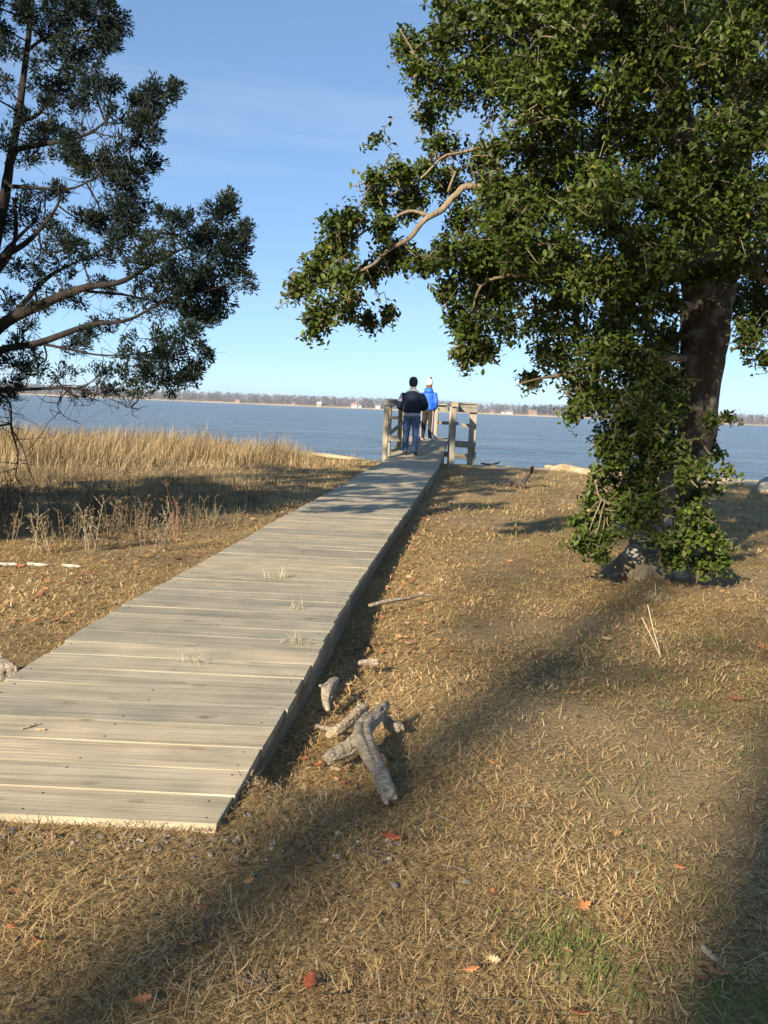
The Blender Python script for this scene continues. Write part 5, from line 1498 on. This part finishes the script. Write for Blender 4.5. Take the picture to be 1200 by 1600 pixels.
# ------------------------------------------------------------------ dead grass growing between the planks, loose straws
def tuft(px, py, z, n_, h, label, seed, name='grass_tuft', cat='grass tuft', group='dry tufts between the planks', flat=False, green=False):
    rs = np.random.default_rng(seed)
    p = on(px, py, z)
    base = np.stack([rs.normal(0, 0.035 if not flat else 0.01, n_), rs.normal(0, 0.006, n_), np.zeros(n_)], 1) + np.array(p)
    col = np.array([[0.60, 0.50, 0.30]]) * rs.uniform(0.7, 1.2, (n_, 1))
    lean = rs.uniform(0.15, 1.2, n_)
    V_, L_, S_, C_ = blades(base, rs.uniform(0, 6.28, n_), lean, rs.uniform(0.5, 1.0, n_) * h, np.full(n_, 0.0035), rs.uniform(-1.2, 0.2, n_), col)
    o = bulk(name, V_, L_, S_, C_, M_STRAW, None, tuple(p))
    tag(o, label, cat, group)
tuft(436, 904, float(deck_z(6.3)), 26, 0.14, 'farthest pale dry grass tuft growing up between boardwalk planks', 1)
tuft(462, 952, float(deck_z(5.3)), 20, 0.09, 'second dry grass tuft between planks, behind the nearest right one', 2)
tuft(466, 1006, float(deck_z(4.6)), 26, 0.12, 'dry grass tuft between planks near the right edge, by the rust stain', 3)
tuft(305, 1034, float(deck_z(4.3)), 14, 0.08, 'small dry grass tuft in the middle of the near planks', 4)
tuft(1030, 1030, 0.0, 7, 0.16, 'dry straw clump at the foot of the tall stalks on the lawn', 6, 'grass_tuft', 'grass tuft', 'straw clumps on the lawn')
tuft(1025, 940, 0.0, 40, 0.20, 'dry straw clump on the lawn just below the tree root', 7, 'grass_tuft', 'grass tuft', 'straw clumps on the lawn')
mb = MB()
for e in ((1012, 945), (1003, 965)):
    a_ = on(1034, 1030, 0.0); b_ = at(e[0], e[1], a_.y + 0.12)
    mb.tube([a_, (a_ + b_) / 2 + Vector((-0.01, 0, 0.02)), b_], [0.003, 0.0026, 0.0018], 4)
tag(mb.build('straw_stalk', simple('pale straw', (0.62, 0.52, 0.30), 0.7, 0.15, bump=0), None, org=on(1034, 1030)), 'pair of tall pale straw stalks leaning on the right lawn', 'stalk')
# rust stain board end, twig on the planks
mb = MB(); p = on(46, 1135, float(deck_z(3.2)) + 0.008); mb.tube([p + Vector((-0.02, -0.02, 0)), p, p + Vector((0.02, 0.025, 0.006))], [0.005, 0.005, 0.003], 5)
tag(mb.build('twig', M_DRIFTPALE, None, org=p), 'small bent twig lying on the near boardwalk planks', 'twig')
mb = MB(); p = on(62, 1140, float(deck_z(3.2)) + 0.006); mb.tube([p + Vector((-0.018, 0, 0)), p + Vector((0.018, 0.004, 0))], [0.005, 0.004], 5)
tag(mb.build('wood_chip', M_DRIFTPALE, None, org=p), 'tiny pale wood chip right of the twig on the planks', 'chip')

# ------------------------------------------------------------------ people
M_SKIN = simple('skin', (0.50, 0.30, 0.21), 0.55, 0.08, 8, 0)
M_NAVY = simple('navy fleece', (0.012, 0.018, 0.036), 0.9, 0.25, 10, 0.4, 40)
M_GREYF = simple('grey fleece', (0.36, 0.37, 0.40), 0.9, 0.12, 14, 0.3, 60)
M_JEANS = simple('blue denim', (0.065, 0.115, 0.21), 0.85, 0.4, 9, 0.3, 120)
M_BLACK = simple('black knit', (0.012, 0.014, 0.016), 0.9, 0.3, 60, 0.6, 150)
M_SHOE = simple('dark shoe leather', (0.018, 0.017, 0.018), 0.55, 0.2, 20, 0.1)
M_BLUE = simple('bright blue jacket', (0.022, 0.115, 0.55), 0.5, 0.12, 8, 0.25, 26)
M_TROUS = simple('dark track trousers', (0.028, 0.024, 0.022), 0.8, 0.3, 10, 0.3, 40)
M_REDST = simple('red stripe', (0.42, 0.03, 0.06), 0.7, 0.1, 20, 0)
M_WHITE = simple('white knit', (0.80, 0.78, 0.75), 0.9, 0.05, 40, 0.5, 150)
M_POM = simple('brown red wool', (0.13, 0.045, 0.04), 0.95, 0.3, 60, 0.8, 150)
M_HAIR = simple('brown hair', (0.13, 0.075, 0.04), 0.7, 0.3, 60, 0.3)
M_GREYH = simple('grey hair', (0.30, 0.28, 0.26), 0.7, 0.2, 60, 0.3)
class Fig(MB):
    def limb(self, pts, g=0.0, sides=14):
        p = spline(pts, 5); self.tube(p[:, :3], p[:, 3] + g, sides)
def hand(mb, w, d, side):
    """palm and five bent fingers; w wrist, d unit direction of the hand"""
    w = Vector(w); d = Vector(d).normalized(); up = Vector((0, 0, 1))
    s = d.cross(up).normalized(); u = s.cross(d)
    mb.tube([w, w + d * 0.045, w + d * 0.085], [0.028, 0.036, 0.034], 10, flat=0.6)
    for k in range(4):
        o_ = u * (0.027 - 0.018 * k)
        L = [0.07, 0.08, 0.075, 0.06][k]
        a_ = w + d * 0.075 + o_
        mb.tube([a_, a_ + d * L * 0.5, a_ + d * L * 0.72 + s * side * -0.02, a_ + d * L * 0.7 + s * side * -0.04], [0.0095, 0.009, 0.0085, 0.007], 6)
    a_ = w + d * 0.03 + u * 0.026
    mb.tube([a_, a_ + d * 0.03 + u * 0.022, a_ + d * 0.055 + u * 0.02 - s * side * 0.015], [0.012, 0.011, 0.008], 6)
def xf(mb, base, rz, scale=1.0):
    M = Matrix.Translation(base) @ Matrix.Rotation(rz, 4, 'Z') @ Matrix.Scale(scale, 4)
    mb.v = [tuple(M @ Vector(v)) for v in mb.v]
    return M
def piece(mb, name, mats, root, M, voxel, it=3, rule=None, wr=0.0, wf=14.0, seed=0):
    me = remesh(mb, name, voxel, it, (lambda c: wr * (fbm(c[:, 0] * wf + c[:, 1] * wf * 0.7, c[:, 2] * wf, seed, 3) - 0.5)) if wr else None)
    if rule:
        Mi = M.inverted()
        idx = [rule(Mi @ p.center) for p in me.polygons]
    o = place(me, name, mats, root, root.location)
    if rule: o.data.polygons.foreach_set('material_index', idx)
    return o

def make_man():
    base = at(641, 710, 21.4); base.z = float(deck_z(21.4)) + 0.002
    root = empty('person', base)
    tag(root, 'person in dark navy jacket, black cap and jeans walking away on the boardwalk', 'person')
    rz = -0.05
    legs = {1: [(0.095, 0, 0.90, 0.098), (0.10, -0.01, 0.70, 0.085), (0.10, 0.0, 0.49, 0.066), (0.105, -0.07, 0.30, 0.058), (0.105, -0.14, 0.13, 0.042)],
            -1: [(-0.095, 0, 0.90, 0.098), (-0.11, 0.03, 0.70, 0.085), (-0.115, 0.05, 0.48, 0.066), (-0.12, 0.04, 0.28, 0.058), (-0.12, 0.03, 0.09, 0.042)]}
    arms = {s: [(s * 0.175, 0, 1.395, 0.066), (s * 0.245, -0.03, 1.28, 0.058), (s * 0.30, -0.035, 1.13, 0.050), (s * 0.225, 0.10, 1.08, 0.042), (s * 0.13, 0.20, 1.08, 0.030)] for s in (1, -1)}
    def torso(mb, g):
        mb.rings([((0, 0, 0.84), .15 + g, .10 + g), ((0, 0, 0.92), .172 + g, .122 + g), ((0, 0, 1.02), .178 + g, .128 + g), ((0, 0, 1.16), .19 + g, .135 + g), ((0, 0, 1.30), .205 + g, .132 + g), ((0, 0, 1.39), .20 + g, .115 + g), ((0, 0, 1.445), .15 + g, .09 + g), ((0, 0, 1.48), .075 + g, .07 + g)], 20)
    body = Fig(); torso(body, 0)
    for s in (1, -1):
        body.limb(legs[s]); body.limb(arms[s])
        w = arms[s][-1]; hand(body, w[:3], (-s * 0.8, 0.5, 0.0), s)
    body.limb([(0, 0, 1.42, 0.065), (0, 0.01, 1.50, 0.058), (0, 0.02, 1.56, 0.058)])
    body.ball((0, 0.03, 1.665), (0.078, 0.098, 0.122), 16, 12); body.ball((0, 0.075, 1.60), (0.05, 0.05, 0.05))
    body.ball((0, 0.130, 1.645), (0.013, 0.018, 0.022), 8, 6)
    for s in (1, -1): body.ball((s * 0.08, 0.02, 1.655), (0.012, 0.024, 0.034), 8, 6)
    for s, q in ((1, (0.105, -0.14, 0.13)), (-1, (-0.12, 0.03, 0.09))):
        body.limb([(*q, 0.045), (q[0] + s * 0.01, q[1] + 0.08, q[2] * 0.5, 0.04), (q[0] + s * 0.015, q[1] + 0.17, 0.035, 0.032)])
    M = xf(body, base, rz)
    piece(body, 'body', [M_SKIN], root, M, 0.012, 2)
    jac = Fig()
    jac.rings([((0, 0, 0.965), .186, .138), ((0, 0, 1.0), .205, .155), ((0, 0, 1.08), .215, .163), ((0, 0, 1.18), .222, .166), ((0, 0, 1.30), .228, .156), ((0, 0, 1.39), .222, .138), ((0, 0, 1.455), .155, .108), ((0, 0, 1.505), .092, .086)], 20)
    for s in (1, -1): jac.limb([(p[0], p[1], p[2], p[3] + 0.024) for p in arms[s][:-1]] + [(s * 0.15, 0.185, 1.08, 0.05)])
    M = xf(jac, base, rz)
    def rule(c):
        if c.z > 1.475: return 1
        if abs(c.x) > 0.10 and c.z > 1.475 - 0.25 * abs(c.x) : return 1
        if c.x < -0.245 and c.z > 1.24: return 1
        return 0
    piece(jac, 'jacket', [M_NAVY, M_GREYF], root, M, 0.013, 3, rule, 0.024, 11, 3)
    hem = Fig(); hem.rings([((0, 0, 0.895), .186, .140), ((0, 0, 0.93), .192, .146), ((0, 0, 0.975), .189, .143)], 24)
    M = xf(hem, base, rz); piece(hem, 'shirt_hem', [M_GREYF], root, M, 0.012, 2, None, 0.012, 16, 5)
    col = Fig(); col.rings([((0, 0.005, 1.47), .092, .088), ((0, 0.01, 1.51), .078, .078), ((0, 0.012, 1.545), .072, .072)], 18)
    M = xf(col, base, rz); piece(col, 'collar', [M_GREYF], root, M, 0.010, 2)
    tr = Fig()
    tr.rings([((0, 0, 0.83), .155, .12), ((0, 0, 0.89), .178, .134), ((0, 0, 0.94), .176, .132)], 20)
    for s in (1, -1):
        lg = legs[s]
        tr.limb([(p[0], p[1], p[2], p[3] + (0.012 if k < 3 else 0.022)) for k, p in enumerate(lg)] + [(lg[-1][0], lg[-1][1] - 0.005, lg[-1][2] - 0.03, 0.066)])
    M = xf(tr, base, rz); piece(tr, 'jeans', [M_JEANS], root, M, 0.012, 2, None, 0.026, 13, 7)
    for s, q, up in ((1, (0.105, -0.14, 0.11), 1), (-1, (-0.12, 0.03, 0.05), 0)):
        sh = Fig()
        if up: sh.limb([(q[0], q[1] - 0.035, 0.10, 0.045), (q[0] + 0.008, q[1] + 0.02, 0.075, 0.046), (q[0] + 0.015, q[1] + 0.10, 0.050, 0.048), (q[0] + 0.02, q[1] + 0.19, 0.040, 0.038)])
        else: sh.limb([(q[0], q[1] - 0.06, 0.05, 0.045), (q[0] - 0.008, q[1] + 0.01, 0.056, 0.050), (q[0] - 0.015, q[1] + 0.10, 0.046, 0.046), (q[0] - 0.02, q[1] + 0.19, 0.038, 0.036)])
        M = xf(sh, base, rz); piece(sh, 'shoe', [M_SHOE], root, M, 0.009, 2)
    cap = Fig(); cap.rings([((0, 0.015, 1.615), .094, .108), ((0, 0.018, 1.68), .102, .114), ((0, 0.022, 1.73), .098, .110), ((0, 0.025, 1.775), .078, .09), ((0, 0.025, 1.80), .040, .05), ((0, 0.025, 1.806), .01, .012)], 20)
    cap.rings([((0, 0.015, 1.575), .078, .062), ((0, 0.0, 1.63), .086, .090)], 20)
    M = xf(cap, base, rz); piece(cap, 'cap', [M_BLACK], root, M, 0.010, 2, None, 0.006, 30, 9)
    br = Fig(); br.limb([(-0.09, 0.06, 1.665, 0.012), (-0.108, 0.06, 1.668, 0.008)]); br.limb([(0.0, 0.11, 1.66, 0.02), (0.0, 0.17, 1.65, 0.012)])
    M = xf(br, base, rz); piece(br, 'ear_flap', [M_BLACK], root, M, 0.006, 1)
make_man()

def make_girl():
    base = at(667, 683, 24.3); base.z = float(deck_z(24.3)) + 0.002
    root = empty('person', base)
    tag(root, 'person in bright blue jacket and white pompom hat standing at the pier rail', 'person')
    rz = -0.25; S = 0.90
    legs = {1: [(0.082, 0, 0.86, 0.092), (0.09, 0.0, 0.66, 0.080), (0.095, 0.0, 0.46, 0.058), (0.10, -0.01, 0.26, 0.052), (0.10, -0.02, 0.08, 0.036)],
            -1: [(-0.082, 0, 0.86, 0.092), (-0.10, 0.02, 0.66, 0.080), (-0.12, 0.04, 0.46, 0.058), (-0.135, 0.03, 0.26, 0.052), (-0.14, 0.02, 0.08, 0.036)]}
    arms = {s: [(s * 0.155, 0, 1.36, 0.050), (s * 0.205, -0.02, 1.22, 0.046), (s * 0.225, -0.03, 1.08, 0.040), (s * 0.205, 0.05, 0.97, 0.034), (s * 0.175, 0.12, 0.90, 0.026)] for s in (1, -1)}
    body = Fig()
    body.rings([((0, 0, 0.80), .14, .10), ((0, 0, 0.90), .165, .115), ((0, 0, 1.02), .135, .10), ((0, 0, 1.16), .145, .11), ((0, 0, 1.28), .165, .11), ((0, 0, 1.36), .155, .095), ((0, 0, 1.42), .09, .07)], 20)
    for s in (1, -1):
        body.limb(legs[s]); body.limb(arms[s]); hand(body, arms[s][-1][:3], (-s * 0.3, 0.4, -0.8), s)
    body.limb([(0, 0, 1.38, 0.055), (0, 0.01, 1.46, 0.046), (0, 0.02, 1.52, 0.048)])
    body.ball((0, 0.03, 1.62), (0.072, 0.09, 0.115), 16, 12); body.ball((0, 0.072, 1.56), (0.042, 0.042, 0.045))
    body.ball((0, 0.122, 1.60), (0.011, 0.016, 0.02), 8, 6)
    for s in (1, -1): body.ball((s * 0.073, 0.02, 1.615), (0.011, 0.022, 0.03), 8, 6)
    for s in (1, -1):
        q = legs[s][-1]; body.limb([(q[0], q[1], 0.08, 0.036), (q[0] + s * 0.02, q[1] + 0.14, 0.03, 0.028)])
    M = xf(body, base, rz, S); piece(body, 'body', [M_SKIN], root, M, 0.012, 2)
    jac = Fig()
    jac.rings([((0, 0, 0.885), .190, .140), ((0, 0, 0.93), .192, .142), ((0, 0, 1.04), .176, .132), ((0, 0, 1.18), .186, .14), ((0, 0, 1.29), .196, .138), ((0, 0, 1.37), .184, .120), ((0, 0, 1.43), .115, .10), ((0, 0, 1.475), .078, .08)], 20)
    for s in (1, -1): jac.limb([(p[0] + s * 0.008, p[1], p[2], p[3] + 0.022) for p in arms[s][:-1]] + [(s * 0.185, 0.10, 0.925, 0.042)])
    M = xf(jac, base, rz, S); piece(jac, 'jacket', [M_BLUE], root, M, 0.012, 3, None, 0.026, 12, 2)
    hood = Fig(); hood.rings([((0, -0.07, 1.33), .06, .04), ((0, -0.075, 1.385), .125, .075), ((0, -0.055, 1.44), .140, .10), ((0, -0.035, 1.485), .118, .095), ((0, -0.02, 1.51), .09, .08)], 18)
    M = xf(hood, base, rz, S); piece(hood, 'hood', [M_BLUE], root, M, 0.010, 3, None, 0.018, 14, 4)
    tr = Fig(); tr.rings([((0, 0, 0.79), .145, .115), ((0, 0, 0.86), .172, .13), ((0, 0, 0.91), .170, .128)], 20)
    for s in (1, -1):
        lg = legs[s]; tr.limb([(p[0], p[1], p[2], p[3] + (0.012 if k < 2 else 0.022)) for k, p in enumerate(lg)] + [(lg[-1][0], lg[-1][1], 0.055, 0.064)])
    M = xf(tr, base, rz, S)
    piece(tr, 'trousers', [M_TROUS], root, M, 0.012, 2, None, 0.022, 13, 5)
    for s in (1, -1):       # red side stripe with white edges
        for off, m_, nm, rr in ((0.0, M_REDST, 'stripe', 0.020), (0.026, M_WHITE, 'stripe_piping', 0.006), (-0.026, M_WHITE, 'stripe_piping', 0.006)):
            st = Fig()
            pts = [(p[0] + s * (p[3] + 0.012) * 0.80, p[1] + off - (p[3] + 0.012) * 0.5, p[2], rr) for p in legs[s]]
            st.limb(pts, 0, 8)
            M = xf(st, base, rz, S); st.build(nm, m_, root, smooth=True)
    for s in (1, -1):
        q = legs[s][-1]; sh = Fig()
        sh.limb([(q[0], q[1] - 0.05, 0.042, 0.040), (q[0] + s * 0.01, q[1] + 0.02, 0.05, 0.043), (q[0] + s * 0.02 + 0.03, q[1] + 0.10, 0.040, 0.040), (q[0] + s * 0.03 + 0.05, q[1] + 0.17, 0.034, 0.031)])
        M = xf(sh, base, rz, S); piece(sh, 'shoe', [M_WHITE], root, M, 0.009, 2)
    hr = Fig(); hr.rings([((0, -0.035, 1.44), .075, .05), ((0, -0.025, 1.50), .090, .075), ((0, 0.0, 1.57), .088, .09), ((0, 0.01, 1.63), .080, .09)], 18)
    M = xf(hr, base, rz, S); piece(hr, 'hair', [M_HAIR], root, M, 0.010, 2, None, 0.014, 30, 6)
    cap = Fig(); cap.rings([((0, 0.02, 1.605), .090, .108), ((0, 0.02, 1.64), .094, .112), ((0, 0.022, 1.70), .088, .104), ((0, 0.024, 1.755), .068, .08), ((0, 0.024, 1.785), .04, .05), ((0, 0.024, 1.792), .01, .01)], 20)
    M = xf(cap, base, rz, S); co = piece(cap, 'knit_hat', [M_WHITE], root, M, 0.010, 2, None, 0.006, 30, 8)
    pm = Fig(); pm.ball((0.035, 0.024, 1.800), 0.038, 12, 8)
    M = xf(pm, base, rz, S)
    me = remesh(pm, 'pompom', 0.008, 1, lambda c: 0.016 * (fbm(c[:, 0] * 70, c[:, 1] * 70 + c[:, 2] * 70, 3, 2) - 0.5))
    o = place(me, 'pompom', M_POM, root, root.location)
make_girl()

# ------------------------------------------------------------------ the air over the water
mb = MB(); mb.box((0, 3800, 14), (19000, 11400, 36))
m = bpy.data.materials.new('thin haze'); m.use_nodes = True
m.node_tree.nodes.remove(m.node_tree.nodes['Principled BSDF'])
pv = m.node_tree.nodes.new('ShaderNodeVolumePrincipled')
pv.inputs['Color'].default_value = (0.86, 0.92, 1.0, 1)
pv.inputs['Density'].default_value = 0.00022
pv.inputs['Anisotropy'].default_value = 0.2
m.node_tree.links.new(pv.outputs['Volume'], m.node_tree.nodes['Material Output'].inputs['Volume'])
hz = mb.build('haze', m)
tag(hz, kind='stuff')

# ------------------------------------------------------------------ twigs and bits of bark strewn over the lawn
mb = MB(); rt = random.Random(31)
for k in range(420):
    yv = 1.4 + 14 * rt.random() ** 1.7
    xv = rt.uniform(-1, 1) * (0.5 * yv + 0.8) + 0.2
    if bool(on_deck(np.array([xv]), np.array([yv]), 0.06)[0]): continue
    a0 = rt.uniform(0, 6.28); L = rt.uniform(0.03, 0.12) * (1 if yv < 6 else 1.8); r_ = rt.uniform(0.001, 0.0024) * (1 if yv < 6 else 1.8)
    c = Vector((xv, yv, gz(xv, yv) + 0.02)); d = Vector((math.cos(a0), math.sin(a0), rt.uniform(-0.08, 0.12)))
    mb.tube([c - d * L / 2, c + Vector((rt.uniform(-.01, .01), rt.uniform(-.01, .01), 0.004)), c + d * L / 2], [r_, r_ * 0.9, r_ * 0.5], 4)
tag(mb.build('twig_litter', M_OAKBARK), 'thin dark twigs strewn over the dry lawn', 'twigs', kind='stuff')
